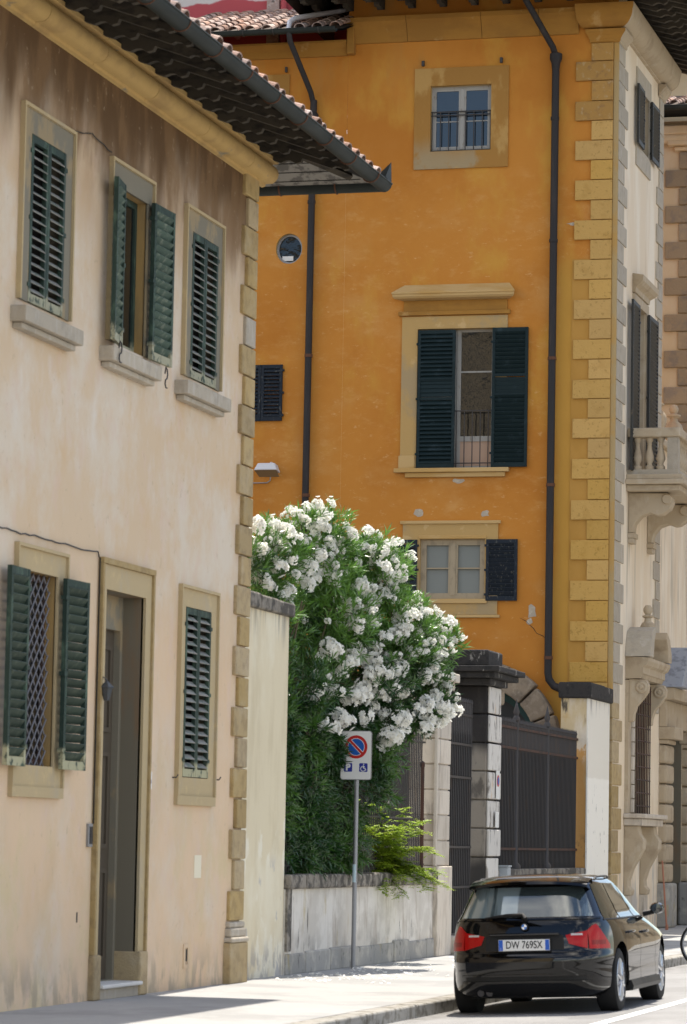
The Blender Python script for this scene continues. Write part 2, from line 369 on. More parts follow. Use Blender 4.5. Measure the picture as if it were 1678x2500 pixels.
M['leaf'] = mat('oleander_leaf', (.022, .068, .014), [
    dict(c=(.10, .22, .03), s=(1.4, 1.4, 1.4), lo=.45, hi=.6, a=.6),
    dict(c=(.016, .048, .014), s=(4, 4, 4), lo=.5, hi=.65, a=.7),
    dict(c=(.15, .30, .05), s=(2.2, 2.2, 2.2), lo=.34, hi=.54, a=.9, box=[('Z', 3.5, 4.6, .9)], bs=(1.5, 1.5, 1.5))], rough=.30, spec=.6, transl=.32)  # new-growth green on the upper crown, with sunlit brightness put into the colour
M['stem'] = mat('oleander_stem', (.10, .085, .05), rough=.85)
M['petal'] = mat('white_petal', (.92, .91, .86), [
    dict(c=(.80, .76, .55), s=(14, 14, 14), lo=.60, hi=.72, a=.5)], rough=.7, transl=.45)
M['lime'] = mat('lime_leaf', (.29, .42, .03), [
    dict(c=(.44, .52, .06), s=(4, 4, 4), lo=.45, hi=.6, a=.7)], rough=.5, transl=.4)
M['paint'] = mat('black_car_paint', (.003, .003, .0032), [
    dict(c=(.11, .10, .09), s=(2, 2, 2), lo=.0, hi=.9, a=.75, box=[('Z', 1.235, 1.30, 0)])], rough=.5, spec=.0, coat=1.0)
M['trimblack'] = mat('black_plastic', (.008, .008, .008), rough=.5)
M['glass'] = mat('dark_glass', (.010, .012, .013), rough=.03, spec=1.0)
M['oldglass'] = mat('dark_wavy_glass', (.010, .011, .011), rough=.03, spec=.6, bump=.8, bscale=1.3)
M['sideglass'] = mat('dark_side_glass', (.014, .017, .015), rough=.03, spec=.35)
M['carglass'] = mat('car_glass_painted_reflection', (.20, .25, .26), [
    dict(c=(.02, .03, .03), s=(2.6, .3, .3), lo=.46, hi=.52, a=.9)], rough=.02, spec=1.0, metal=.30, coat=1.0, obj=True)  # dark and bright patches of a mirrored sky painted into the tint
M['redlens'] = mat('red_lamp_lens', (.34, .005, .004), rough=.3, spec=.15, coat=.25)
M['redlens2'] = mat('dark_red_lamp_lens', (.20, .003, .003), rough=.3, spec=.15, coat=.25)
M['lampgrey'] = mat('pale_lamp_patch', (.45, .40, .38), rough=.15, spec=.6, coat=.5)
M['chrome'] = mat('bright_chrome', (.75, .76, .78), rough=.12, metal=1)
M['alloy'] = mat('alloy_wheel', (.42, .43, .45), rough=.28, metal=.9)
M['rubber'] = mat('tyre_rubber', (.012, .012, .012), rough=.8)
M['platewhite'] = mat('plate_white', (.68, .68, .66), rough=.5)
M['plateblue'] = mat('plate_blue', (.02, .10, .46), rough=.4)
M['ink'] = mat('black_lettering', (.012, .012, .014), rough=.5)
M['emblue'] = mat('emblem_blue', (.03, .16, .5), rough=.2, coat=1)
M['emwhite'] = mat('emblem_white', (.8, .8, .82), rough=.2, coat=1)
M['signwhite'] = mat('sign_white', (.66, .655, .63), rough=.45)
M['signred'] = mat('sign_red', (.42, .018, .016), rough=.4)
M['signblue'] = mat('sign_blue', (.008, .085, .36), rough=.4)
M['signnavy'] = mat('sign_navy', (.02, .03, .24), rough=.4)
M['galv'] = mat('galvanised_steel', (.28, .28, .285), [
    dict(c=(.2, .2, .2), s=(9, 9, 3), lo=.5, hi=.7, a=.6)], rough=.45, metal=.5)
M['pewter'] = mat('dark_pewter', (.06, .065, .07), rough=.5, spec=.3)
M['zinc'] = mat('pale_zinc_pipe', (.62, .62, .66), rough=.4, metal=.2)
M['lampwhite'] = mat('floodlight_housing', (.55, .55, .57), rough=.4)
M['lampglass'] = mat('floodlight_glass', (.17, .16, .12), rough=.2, spec=.6)
M['sticker'] = mat('pale_sticker', (.45, .58, .62), rough=.6)
M['redwall'] = mat('peeling_red_and_grey_plaster', (.40, .075, .085), [
    dict(c=(.55, .53, .50), s=(.55, .55, 1.1), lo=.0, hi=.1, a=.95, d=7, box=[('Z', 18.66, 18.70, .40)], bs=(1, 1, 1)),
    dict(c=(.62, .34, .33), s=(2, 2, 2), lo=.6, hi=.66, a=.6)], rough=.9)
M['rubberpole'] = mat('red_painted_pole', (.36, .16, .10), rough=.6)
M['box'] = mat('pale_grey_box', (.34, .37, .39), rough=.5)
M['slate'] = mat('blue_grey_slab', (.30, .32, .36), [
    dict(c=(.18, .19, .22), s=(6, 6, 6), lo=.5, hi=.66, a=.8)], rough=.8)
M['chip'] = mat('bare_grey_plaster', (.38, .33, .26), [
    dict(c=(.50, .44, .34), s=(14, 14, 14), lo=.5, hi=.65, a=.8)], rough=.95, bump=.3, bscale=40)
M['patch'] = mat('bare_cream_patch', (.70, .64, .49), rough=.9)
M['numplate'] = mat('house_number_enamel', (.74, .74, .72), rough=.3)

# ------------------------------------------------------------------ mesh helpers
WL = {}

class MB:
    def __init__(s): s.v = []; s.f = []
    def quad(s, a, b, c, d):
        i = len(s.v); s.v += [tuple(a), tuple(b), tuple(c), tuple(d)]; s.f.append((i, i + 1, i + 2, i + 3)); return s
    def tri(s, a, b, c):
        i = len(s.v); s.v += [tuple(a), tuple(b), tuple(c)]; s.f.append((i, i + 1, i + 2)); return s
    def box(s, x0, x1, y0, y1, z0, z1):
        i = len(s.v)
        s.v += [(x, y, z) for z in (z0, z1) for y in (y0, y1) for x in (x0, x1)]
        s.f += [tuple(i + k for k in q) for q in
                ((0, 2, 3, 1), (4, 5, 7, 6), (0, 1, 5, 4), (2, 6, 7, 3), (0, 4, 6, 2), (1, 3, 7, 5))]
        return s
    def prism(s, prof, f, a, b):
        """closed profile [(p,q)], extruded from a to b; f(p,q,t) -> point"""
        n = len(prof); i = len(s.v)
        s.v += [tuple(f(p, q, a)) for p, q in prof] + [tuple(f(p, q, b)) for p, q in prof]
        for k in range(n):
            j = (k + 1) % n; s.f.append((i + k, i + j, i + n + j, i + n + k))
        s.f.append(tuple(range(i + n - 1, i - 1, -1))); s.f.append(tuple(range(i + n, i + 2 * n)))
        return s
    def tube(s, pts, r, n=8, cap=True):
        pts = [Vector(p) for p in pts]; i0 = len(s.v)
        rs = r if isinstance(r, (list, tuple)) else [r] * len(pts)
        prev = None
        for k, p in enumerate(pts):
            d = (pts[min(k + 1, len(pts) - 1)] - pts[max(k - 1, 0)]).normalized()
            if prev is None:
                u = d.cross(Vector((0, 0, 1)) if abs(d.z) < .9 else Vector((0, 1, 0))).normalized()
            else:
                u = (prev - d * prev.dot(d)).normalized()
            prev = u; w = d.cross(u)
            for j in range(n):
                a = 2 * math.pi * j / n
                s.v.append(tuple(p + (u * math.cos(a) + w * math.sin(a)) * rs[k]))
        for k in range(len(pts) - 1):
            for j in range(n):
                a = i0 + k * n + j; b = i0 + k * n + (j + 1) % n
                s.f.append((a, b, b + n, a + n))
        if cap:
            s.f.append(tuple(range(i0 + n - 1, i0 - 1, -1)))
            e = i0 + (len(pts) - 1) * n; s.f.append(tuple(range(e, e + n)))
        return s
    def lathe(s, prof, c, n=16, ax='Z'):
        i0 = len(s.v); c = Vector(c)
        for (r, h) in prof:
            for j in range(n):
                a = 2 * math.pi * j / n; x, y = r * math.cos(a), r * math.sin(a)
                p = {'Z': (x, y, h), 'X': (h, x, y), 'Y': (x, h, y)}[ax]
                s.v.append(tuple(c + Vector(p)))
        for k in range(len(prof) - 1):
            for j in range(n):
                a = i0 + k * n + j; b = i0 + k * n + (j + 1) % n
                s.f.append((a, b, b + n, a + n))
        s.f.append(tuple(range(i0 + n - 1, i0 - 1, -1)))
        e = i0 + (len(prof) - 1) * n; s.f.append(tuple(range(e, e + n)))
        return s
    def mesh(s, name, m, smooth=False):
        me = bpy.data.meshes.new(name)
        me.from_pydata(s.v, [], s.f)
        if m: me.materials.append(m)
        me.validate()
        import bmesh
        b = bmesh.new(); b.from_mesh(me)
        bmesh.ops.remove_doubles(b, verts=b.verts, dist=1e-5)
        bmesh.ops.recalc_face_normals(b, faces=b.faces)
        b.to_mesh(me); b.free()
        if smooth:
            for p in me.polygons: p.use_smooth = True
            if smooth != 'all':
                me.set_sharp_from_angle(angle=R(40))
        return me

def link(name, me, parent=None, mw=None, bevel=0, local=None):
    o = bpy.data.objects.new(name, me); COL.objects.link(o)
    if parent is not None:
        o.parent = parent
        o.matrix_local = local if local is not None else Matrix.Translation(-WL[parent]) @ (mw or Matrix.Identity(4))
        WL[o] = Vector((0, 0, 0)) if (mw is None and local is None) else None
    else:
        if mw is not None: o.matrix_world = mw
        WL[o] = Vector((0, 0, 0))
    if bevel:
        b = o.modifiers.new('bevel', 'BEVEL'); b.width = bevel; b.segments = 2; b.limit_method = 'ANGLE'
    return o

def part(name, mb, m, parent, smooth=False, bevel=0):
    return link(name, mb.mesh(name, M[m], smooth), parent, bevel=bevel)

def thing(name, label, cat, loc=(0, 0, 0), group=None):
    o = bpy.data.objects.new(name, None); COL.objects.link(o)
    o.location = loc; WL[o] = Vector(loc); o.empty_display_size = .3
    tag(o, label, cat, group); return o

def tag(o, label=None, cat=None, group=None, kind=None):
    if label: o['label'] = label
    if cat: o['category'] = cat
    if group: o['group'] = group
    if kind: o['kind'] = kind
    return o

def bx(x0, x1, y0, y1, z0, z1): return MB().box(x0, x1, y0, y1, z0, z1)
def fX(X): return lambda a, b, d=0: (X - d, a, b)      # wall in a plane X = const looking at +X
def fY(Y): return lambda a, b, d=0: (a, Y + d, b)      # wall in a plane Y = const looking at -Y
MESH = {}

def wall(mb, f, a0, a1, b0, b1, holes):
    """flat wall with openings; hole: (a0,a1,b0,b1,depth[,poly]) gets reveals"""
    As = sorted({a0, a1, *[h[0] for h in holes], *[h[1] for h in holes]})
    Bs = sorted({b0, b1, *[h[2] for h in holes], *[h[3] for h in holes]})
    As = [a for a in As if a0 <= a <= a1]; Bs = [b for b in Bs if b0 <= b <= b1]
    for i in range(len(As) - 1):
        for j in range(len(Bs) - 1):
            ca, cb = (As[i] + As[i + 1]) / 2, (Bs[j] + Bs[j + 1]) / 2
            if any(h[0] < ca < h[1] and h[2] < cb < h[3] for h in holes): continue
            mb.quad(f(As[i], Bs[j]), f(As[i + 1], Bs[j]), f(As[i + 1], Bs[j + 1]), f(As[i], Bs[j + 1]))
    for h in holes:
        if len(h) > 5:
            pts, outer = h[5], h[6]
            for k in range(len(pts) - 1):
                p, q, po, qo = pts[k], pts[k + 1], outer[k], outer[k + 1]
                mb.quad(f(*p), f(*q), f(*qo), f(*po))
    return mb

def reveal(mb, f, h, d, back=True):
    a0, a1, b0, b1 = h
    for (p, q) in (((a0, b0), (a1, b0)), ((a1, b0), (a1, b1)), ((a1, b1), (a0, b1)), ((a0, b1), (a0, b0))):
        mb.quad(f(*p), f(*q), f(*q, d), f(*p, d))
    return mb

def frame(mb, f, a0, a1, b0, b1, w, d0, d1, wb=None, wt=None):
    """rectangular frame, bars w wide, between depths d0..d1 (negative is proud)"""
    wb = w if wb is None else wb; wt = w if wt is None else wt
    for (p0, p1, q0, q1) in ((a0, a0 + w, b0, b1), (a1 - w, a1, b0, b1), (a0 + w, a1 - w, b0, b0 + wb), (a0 + w, a1 - w, b1 - wt, b1)):
        if q1 - q0 < 1e-4: continue
        slab(mb, f, p0, p1, q0, q1, d0, d1)
    return mb

def slab(mb, f, a0, a1, b0, b1, d0, d1):
    P = [f(a, b, d) for d in (d0, d1) for b in (b0, b1) for a in (a0, a1)]
    i = len(mb.v); mb.v += [tuple(p) for p in P]
    mb.f += [tuple(i + k for k in q) for q in
             ((0, 2, 3, 1), (4, 5, 7, 6), (0, 1, 5, 4), (2, 6, 7, 3), (0, 4, 6, 2), (1, 3, 7, 5))]
    return mb

def shutter(parent, hinge, ang, s, w, h, n, m, gap=None, tilt=36, name='shutter', fill=.70, sm_=None):
    """louvred leaf: x runs from the hinge, outer face on side s of y; each slat is an object"""
    t, st, rb, rt = .045, .055, .085, .07
    key = ('sh', round(w, 3), round(h, 3), m, n, s, gap, fill, sm_)
    if key not in MESH:
        mb = MB()
        mb.box(0, st, -t / 2, t / 2, 0, h).box(w - st, w, -t / 2, t / 2, 0, h)
        mb.box(st, w - st, -t / 2 + .003, t / 2 - .003, 0, rb).box(st, w - st, -t / 2 + .003, t / 2 - .003, h - rt, h)
        if gap:
            for g in gap: mb.box(st, w - st, -t / 2 + .003, t / 2 - .003, h * g - .026, h * g + .026)
        for z in (h * .1, h * .5, h * .9):        # hinge straps
            mb.box(-.03, .05, -t / 2 - .006, t / 2 + .006, z - .02, z + .02)
        fr = mb.mesh('shutter_frame', M[m])
        step = (h - rb - rt) / n
        sl_ = MB(); a = R(tilt); dy = t * .62; th = .009
        hw = step * fill
        p = [(-dy * s, math.sin(a) * hw), (dy * s, -math.sin(a) * hw)]
        nx = (math.sin(a) * th / 2 * s, math.cos(a) * th / 2)
        prof = [(p[0][0] + nx[0], p[0][1] + nx[1]), (p[1][0] + nx[0], p[1][1] + nx[1]),
                (p[1][0] - nx[0], p[1][1] - nx[1]), (p[0][0] - nx[0], p[0][1] - nx[1])]
        sl_.prism(prof, lambda y, z, x: (x, y, z), st - .004, w - st + .004)
        MESH[key] = (fr, sl_.mesh('shutter_slat', M[sm_ or m]), step)
    fr, sm, step = MESH[key]
    mw = Matrix.Translation(Vector(hinge)) @ Matrix.Rotation(ang, 4, 'Z')
    o = link(name, fr, parent, mw)
    for k in range(n):
        z = rb + step * (k + .5)
        if gap and any(abs(z - h * g) < step * .35 for g in gap): continue
        j = random.uniform(-.05, .05)
        rot = Matrix.Rotation(j, 4, 'X')
        if gap and h * gap[0] < z < h * gap[1]: rot = Matrix.Rotation(-s * R(24), 4, 'X')
        link('slat', sm, o, local=Matrix.Translation((0, 0, z)) @ rot)
    return o

def tile_mesh():
    if 'tile' in MESH: return MESH['tile']
    mb = MB(); n = 7; ln = .46; th = .016
    def ring(y, r, lift):
        return [(r * math.cos(math.pi * k / n), y, r * math.sin(math.pi * k / n) * .8 + lift) for k in range(n + 1)]
    a, b = ring(0, .112, .0), ring(ln, .085, .01)
    c, d = ring(0, .112 - th, .0), ring(ln, .085 - th, .01)
    for k in range(n):
        mb.quad(a[k], a[k + 1], b[k + 1], b[k]); mb.quad(c[k], d[k], d[k + 1], c[k + 1])
        mb.quad(a[k], c[k], c[k + 1], a[k + 1]); mb.quad(b[k], b[k + 1], d[k + 1], d[k])
    MESH['tile'] = mb.mesh('roof_tile', M['tile']); return MESH['tile']

def tiles(parent, origin, along, up, cols, rows, sp=.34, step=.36, clip=None):
    """rows of half round cover tiles; along = gutter direction, up = direction up the slope"""
    al, upv = Vector(along).normalized(), Vector(up).normalized()
    nz = al.cross(upv)
    if nz.z < 0: nz = -nz
    xx = upv.cross(nz)
    for c in range(cols):
        for r in range(rows):
            p = Vector(origin) + al * (sp * c + random.uniform(-.015, .015)) + upv * (step * r + random.uniform(-.02, .02))
            if clip and not clip(p): continue
            m = Matrix((xx, upv, nz)).transposed().to_4x4(); m.translation = p + nz * (.02 + .006 * r * 0)
            m = m @ Matrix.Rotation(random.uniform(-.05, .05), 4, 'Z') @ Matrix.Rotation(-.045, 4, 'X')
            link('roof_tile', tile_mesh(), parent, m)

def half_gutter(mb, p0, p1, r, side):
    """open half round gutter with rolled lip from p0 to p1"""
    p0, p1 = Vector(p0), Vector(p1); d = (p1 - p0).normalized(); u = Vector(side); up = Vector((0, 0, 1))
    n = 10
    ang = [math.pi + math.pi * k / n for k in range(n + 1)]
    for rr in (r, r - .008):
        ring0 = [p0 + u * (rr * math.cos(a)) + up * (rr * math.sin(a)) for a in ang]
        ring1 = [q + (p1 - p0) for q in ring0]
        for k in range(n): mb.quad(ring0[k], ring0[k + 1], ring1[k + 1], ring1[k])
    lip = p0 + u * r
    mb.tube([lip, lip + (p1 - p0)], .011, 8)
    return mb

# ================================================================== GROUND
g = part('ground', MB().quad((-400, -100, -.45), (400, -100, -.45), (400, 900, -.45), (-400, 900, -.45)), 'earth', None)
tag(g, kind='structure')
road = MB()
xs = [(-7.82, -.13), (-6.6, -.075), (-5.2, -.02), (-4.4, 0.0), (-3.4, -.01), (-1.2, -.08)]
for (xa, za), (xb, zb) in zip(xs[:-1], xs[1:]):
    for k in range(30):
        y0, y1 = -40 + k * 8, -32 + k * 8
        road.quad((xa, y0, za), (xb, y0, zb), (xb, y1, zb), (xa, y1, za))
rd = part('road', road, 'asphalt', None, smooth='all'); tag(rd, kind='structure')
ln = MB()
def roadz(x):
    for (xa, za), (xb, zb) in zip(xs[:-1], xs[1:]):
        if xa <= x <= xb: return za + (zb - za) * (x - xa) / (xb - xa)
    return -.1
for k in range(40):
    y0, y1 = 10 + k * 1.8, 11.8 + k * 1.8
    ln.quad((-5.70, y0, roadz(-5.70) + .004), (-5.56, y0, roadz(-5.56) + .004), (-5.56, y1, roadz(-5.56) + .004), (-5.70, y1, roadz(-5.70) + .004))
part('road_marking', ln, 'roadpaint', rd)
sw = part('pavement', bx(-18, -8.03, -20, 140, -.4, 0), 'pavement', None); tag(sw, kind='structure')
sw2 = part('pavement', bx(-1.2, 16, -40, 140, -.4, .0), 'pavement', None); tag(sw2, kind='structure')
kb = bpy.data.objects.new('kerb', None); COL.objects.link(kb); kb.location = (-7.9, 40, 0); WL[kb] = Vector(kb.location); tag(kb, kind='structure')
y = 20.0
while y < 76:
    l = random.uniform(.8, 1.15)
    j = random.uniform(-.008, .008)
    part('kerb_stone', bx(-8.028, -7.80 + j, y + .006, y + l - .006, -.3, .003 + j * .4), 'kerb', kb, bevel=.018)
    y += l

# ================================================================== BEIGE HOUSE ON THE LEFT
XH = -10.85
H = thing('beige_house', 'faded beige two storey house with green louvred shutters and deep dark eaves', 'house', (-13, 30, 0))
f = fX(XH)
W1 = (28.75, 29.70, 6.63, 8.25); W2 = (31.33, 32.26, 6.63, 8.25); W3 = (33.82, 34.76, 6.63, 8.25)
V1 = (28.86, 29.80, 2.28, 4.11); V3 = (33.88, 34.80, 2.28, 4.13); DR = (31.22, 32.48, .0, 4.11)
holes = [(*h, 0) for h in (W1, W2, W3, V1, V3, DR)]
hw = MB(); wall(hw, f, 18, 36.22, 0, 9.9, holes)
hw.quad((XH, 36.22, 0), (-18, 36.22, 0), (-18, 36.22, 9.9), (XH, 36.22, 9.9))
hw.quad((-18, 18, 0), (-18, 36.22, 0), (-18, 36.22, 9.9), (-18, 18, 9.9))
hw.quad((XH, 18, 0), (-18, 18, 0), (-18, 18, 9.9), (XH, 18, 9.9))
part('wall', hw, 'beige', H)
# reveals and rooms
for h, m in ((W1, 'reveal'), (W2, 'revealy'), (W3, 'reveal'), (V1, 'revealy'), (V3, 'reveal')):
    part('window_reveal', reveal(MB(), f, h, .14), m, H)
    part('room', slab(MB(), f, h[0] - .3, h[1] + .3, h[2] - .3, h[3] + .3, .21, 1.1), 'dark', H)
# surrounds: flat trim band with raised outer fillet
def surround(h, o, m, sill):
    mb = MB(); a0, a1, b0, b1 = o
    frame(mb, f, a0, a1, b0, b1, 0.0001 + (h[0] - a0), -.03, .0, wb=max(.0002, h[2] - b0), wt=b1 - h[3]) if False else None
    for (p0, p1, q0, q1) in ((a0, h[0], b0, b1), (h[1], a1, b0, b1), (h[0], h[1], h[3], b1)):
        slab(mb, f, p0, p1, q0, q1, -.022, .01)
    if not sill: slab(mb, f, h[0], h[1], b0, h[2], -.022, .01)
    s = part('window_surround', mb, m, H)
    fl = MB(); w = .032
    slab(fl, f, a0 - w, a0, b0, b1 + w, -.05, .01); slab(fl, f, a1, a1 + w, b0, b1 + w, -.05, .01)
    slab(fl, f, a0, a1, b1, b1 + w, -.05, .01)
    if not sill: slab(fl, f, a0 - w, a1 + w, b0 - .1, b0, -.045, .01)
    part('surround_moulding', fl, 'trim_y' if m != 'trim_d' else 'trim', H)
surround(W1, (28.52, 29.90, 6.63, 8.48), 'trim', True)
surround(W2, (31.08, 32.40, 6.63, 8.48), 'trim', True)
surround(W3, (33.58, 34.92, 6.63, 8.48), 'trim', True)
surround(V1, (28.68, 30.02, 2.08, 4.32), 'trim_y', False)
surround(V3, (33.70, 35.02, 2.08, 4.33), 'trim_y', False)
for a0, a1 in ((28.36, 29.97), (30.88, 32.44), (33.35, 34.95)):
    mb = MB(); slab(mb, f, a0, a1, 6.39, 6.54, -.16, .05); slab(mb, f, a0 + .06, a1 - .06, 6.33, 6.388, -.10, .0)
    part('window_sill', mb, 'greystone', H, bevel=.012)
# shutters: closed pairs
for h, n in ((W1, 17), (W3, 17), (V3, 19)):
    w = (h[1] - h[0]) / 2 - .004; hh = h[3] - h[2] - .015
    shutter(H, (XH + .005, h[0], h[2] + .008), R(90), -1, w, hh, n, 'green', fill=.46, sm_='greenslat')
    shutter(H, (XH + .005, h[1], h[2] + .008), R(-90), 1, w, hh, n, 'green', fill=.46, sm_='greenslat')
shutter(H, (XH + .07, 31.33, 6.60), R(-90 + 9), -1, .47, 1.66, 17, 'green', sm_='greenopen')
shutter(H, (XH + .08, 32.26, 6.60), R(90 - 2), 1, .62, 1.66, 17, 'green', sm_='greenopen')
shutter(H, (XH + .09, 28.80, 2.26), R(-90 + 2), -1, .54, 1.84, 19, 'green', sm_='greendark')
shutter(H, (XH + .09, 29.82, 2.26), R(90 - 3), 1, .58, 1.84, 19, 'green', sm_='greendark')
# windows inside the open pairs
for h in (W2, V1):
    mb = MB(); frame(mb, f, h[0], h[1], h[2], h[3], .07, .10, .15); mid = (h[0] + h[1]) / 2
    slab(mb, f, mid - .05, mid + .05, h[2] + .07, h[3] - .07, .10, .15)
    w_ = part('window', mb, 'green' if h is W2 else 'rustiron', H)
    for p0, p1 in ((h[0] + .07, mid - .05), (mid + .05, h[1] - .07)):
        part('pane', slab(MB(), f, p0, p1, h[2] + .07, h[3] - .07, .12, .13), 'oldglass', w_)
# folding diamond grille
mb = MB(); a0, a1, b0, b1 = V1[0], V1[1] - .05, V1[2], V1[3]
nc, nr = 6, 12
for c in range(nc):
    for r_ in range(nr):
        p0, p1 = a0 + (a1 - a0) * c / nc, a0 + (a1 - a0) * (c + 1) / nc
        q0, q1 = b0 + (b1 - b0) * r_ / nr, b0 + (b1 - b0) * (r_ + 1) / nr
        mb.tube([f(p0, q0, .045), f(p1, q1, .045)], .0085, 5, False); mb.tube([f(p0, q1, .06), f(p1, q0, .06)], .0085, 5, False)
part('window_grille', mb, 'grille', H)
# doorway
mb = MB(); wd = .13
for (p0, p1, q0, q1) in ((DR[0] - wd, DR[0], .45, 4.36), (DR[1], DR[1] + .18, .45, 4.36), (DR[0], DR[1], DR[3], 4.36)):
    slab(mb, f, p0, p1, q0, q1, -.03, .02)
part('door_surround', mb, 'trim_y', H)
mb = MB()
slab(mb, f, DR[0] - wd - .05, DR[0] - wd, .45, 4.36, -.055, .01); slab(mb, f, DR[1] + .18, DR[1] + .23, .45, 4.36, -.055, .01)
slab(mb, f, DR[0] - wd - .05, DR[1] + .23, 4.362, 4.42, -.06, .01)
part('surround_moulding', mb, 'brownstone', H)
for a0, a1 in ((DR[0] - wd - .06, DR[0] + .015), (DR[1] - .015, DR[1] + .24)):
    part('door_base_stone', slab(MB(), f, a0, a1, 0, .45, -.07, .29), 'brownstone', H, bevel=.02)
part('door_reveal', reveal(MB(), f, DR, .30), 'reveal', H)
part('room', slab(MB(), f, DR[0] - .3, DR[1] + .3, 0, 4.3, .45, 1.4), 'dark', H)
mb = MB(); frame(mb, f, DR[0], DR[1], .15, DR[3], .07, .22, .32, wb=.01, wt=.35)
part('door_frame', mb, 'trim', H)
dd = MB(); slab(dd, f, DR[0] + .07, DR[1] - .07, .155, DR[3] - .35, .29, .35)
dr = part('door', dd, 'door', H)
mb = MB()
for z0, z1 in ((.35, 1.3), (1.5, 2.5), (2.7, 3.6)):
    frame(mb, f, DR[0] + .18, (DR[0] + DR[1]) / 2 - .04, z0, z1, .05, .268, .288); frame(mb, f, (DR[0] + DR[1]) / 2 + .04, DR[1] - .18, z0, z1, .05, .268, .288)
part('door_panel', mb, 'door', dr)
mb = MB(); slab(mb, f, DR[0] + .002, DR[1] - .002, .13 - .02, .15, -.1, .30); part('door_step', mb, 'marble', H, bevel=.012)
part('door_riser', slab(MB(), f, DR[0] + .05, DR[1] - .002, .002, .108, -.05, .30), 'greystone', H)
# lantern on the jamb
lx, ly, lz = XH + .09, 30.98, 2.9
lan = MB().lathe([(.012, .20), (.022, .185), (.075, .135), (.078, .128), (.012, .128)], (lx, ly + .14, lz + .08), 6)
lan.lathe([(.03, 0), (.034, .01), (.062, .127)], (lx, ly + .14, lz + .08), 6)
lan.tube([(XH, ly + .14, lz + .20), (XH + .05, ly + .14, lz + .32), (lx, ly + .14, lz + .28)], .009, 6)
part('wall_lantern', lan, 'pewter', H)
# cable, plate, bell panel, vents, hooks
def cable(pts, r=.0075):
    mb = MB(); P = []
    for (a, b) in pts: P.append(Vector(f(a, b, -.02)))
    Q = []
    for p, q in zip(P[:-1], P[1:]):
        n = max(2, int((q - p).length / .12))
        for k in range(n):
            t = k / n; v = p.lerp(q, t); v.z += random.uniform(-.008, .008) - .012 * math.sin(t * math.pi * 3) ** 2; Q.append(v)
    Q.append(P[-1]); return mb.tube(Q, r, 6)
part('cable', cable([(22, 4.50), (28.26, 4.445), (30.95, 4.46), (31.02, 4.40), (31.02, 1.75)]), 'trimblack', H)
part('cable', cable([(29.90, 8.52), (30.45, 8.62), (31.05, 8.55)], .006), 'trimblack', H)
np_ = part('house_number', slab(MB(), f, 32.77, 32.87, 2.13, 2.31, -.012, .005), 'numplate', H)
def text(body, size, m, parent, mw, name, ext=.001, bold=0.):
    c = bpy.data.curves.new(name, 'FONT'); c.body = body; c.size = size; c.align_x = 'CENTER'; c.align_y = 'CENTER'; c.extrude = ext; c.offset = bold
    t = bpy.data.objects.new(name, c); COL.objects.link(t)
    dg = bpy.context.evaluated_depsgraph_get(); me = bpy.data.meshes.new_from_object(t.evaluated_get(dg)); bpy.data.objects.remove(t)
    me.materials.clear(); me.materials.append(M[m])
    return link(name, me, parent, local=mw)
FX = Matrix(((0, 0, 1, 0), (1, 0, 0, 0), (0, 1, 0, 0), (0, 0, 0, 1)))     # text facing +X
FY = Matrix(((1, 0, 0, 0), (0, 0, -1, 0), (0, 1, 0, 0), (0, 0, 0, 1)))    # text facing -Y
text('6', .13, 'signnavy', np_, Matrix.Translation((XH + .0135, 32.82, 2.22)) @ FX, 'number_digit')
bp = MB(); slab(bp, f, 30.87, 30.99, 1.52, 1.75, -.03, .005); bo = part('bell_panel', bp, 'galv', H, bevel=.006)
part('bell_plate', slab(MB(), f, 30.89, 30.97, 1.55, 1.72, -.036, -.028), 'ink', bo)
part('bare_patch', slab(MB(), f, 34.45, 34.70, 1.19, 1.44, -.004, .002), 'patch', H)
for a, b, w, h_ in ((34.22, .36, .04, .13), (30.64, .83, .03, .10)):
    part('vent_slot', slab(MB(), f, a, a + w, b - h_ / 2, b + h_ / 2, -.004, .004), 'ink', H)
part('vent_frame', frame(MB(), f, 34.12, 34.30, .22, .48, .04, -.012, .004), 'beige', H)
for (a, b) in ((29.98, 6.52), (35.0, 6.52), (31.0, 6.55), (32.5, 6.5), (33.6, 2.27), (35.16, 2.28)):
    mb = MB(); pts = [Vector((XH - .01, a, b)), Vector((XH + .045, a, b)), Vector((XH + .055, a + .03, b + .03))]
    if b > 6.52 or a == 32.5:
        pts = [Vector((XH + .17, a, b - .02))] + [Vector((XH + .18, a + .06 * math.sin(t) , b + .07 * math.cos(t) - .02)) for t in (0, .8, 1.6, 2.4)] + \
              [Vector((XH + .18, a + .03 - .05 * math.sin(t), b - .12 + .05 * math.cos(t))) for t in (0, .9, 1.8, 2.7, 3.6)]
    part('shutter_hook', mb.tube(pts, .008, 6), 'iron', H)
# corner stones
z = .70; k = 0
while z < 9.25:
    hh = .3475; top = min(z + hh - .012, 9.30)
    w = .52 if k % 2 == 0 else .36
    j = random.uniform(-.012, .012)
    o = part('quoin_stone', bx(XH - .30, XH + .045 + j * .5, 36.24 - w + j, 36.26, z + .006, top), 'greystone' if k == 19 else 'brownstone', H, bevel=.014)
    k += 1; z += hh
mb = MB(); mb.box(XH - .3, XH + .075, 35.66, 36.285, .52, .62); mb.box(XH - .3, XH + .10, 35.63, 36.30, .46, .518); mb.box(XH - .3, XH + .055, 35.68, 36.27, .622, .69)
part('quoin_base_moulding', mb, 'greystone', H, bevel=.02)
part('quoin_pedestal', bx(XH - .3, XH + .085, 35.62, 36.31, -.01, .457), 'brownstone', H, bevel=.015)
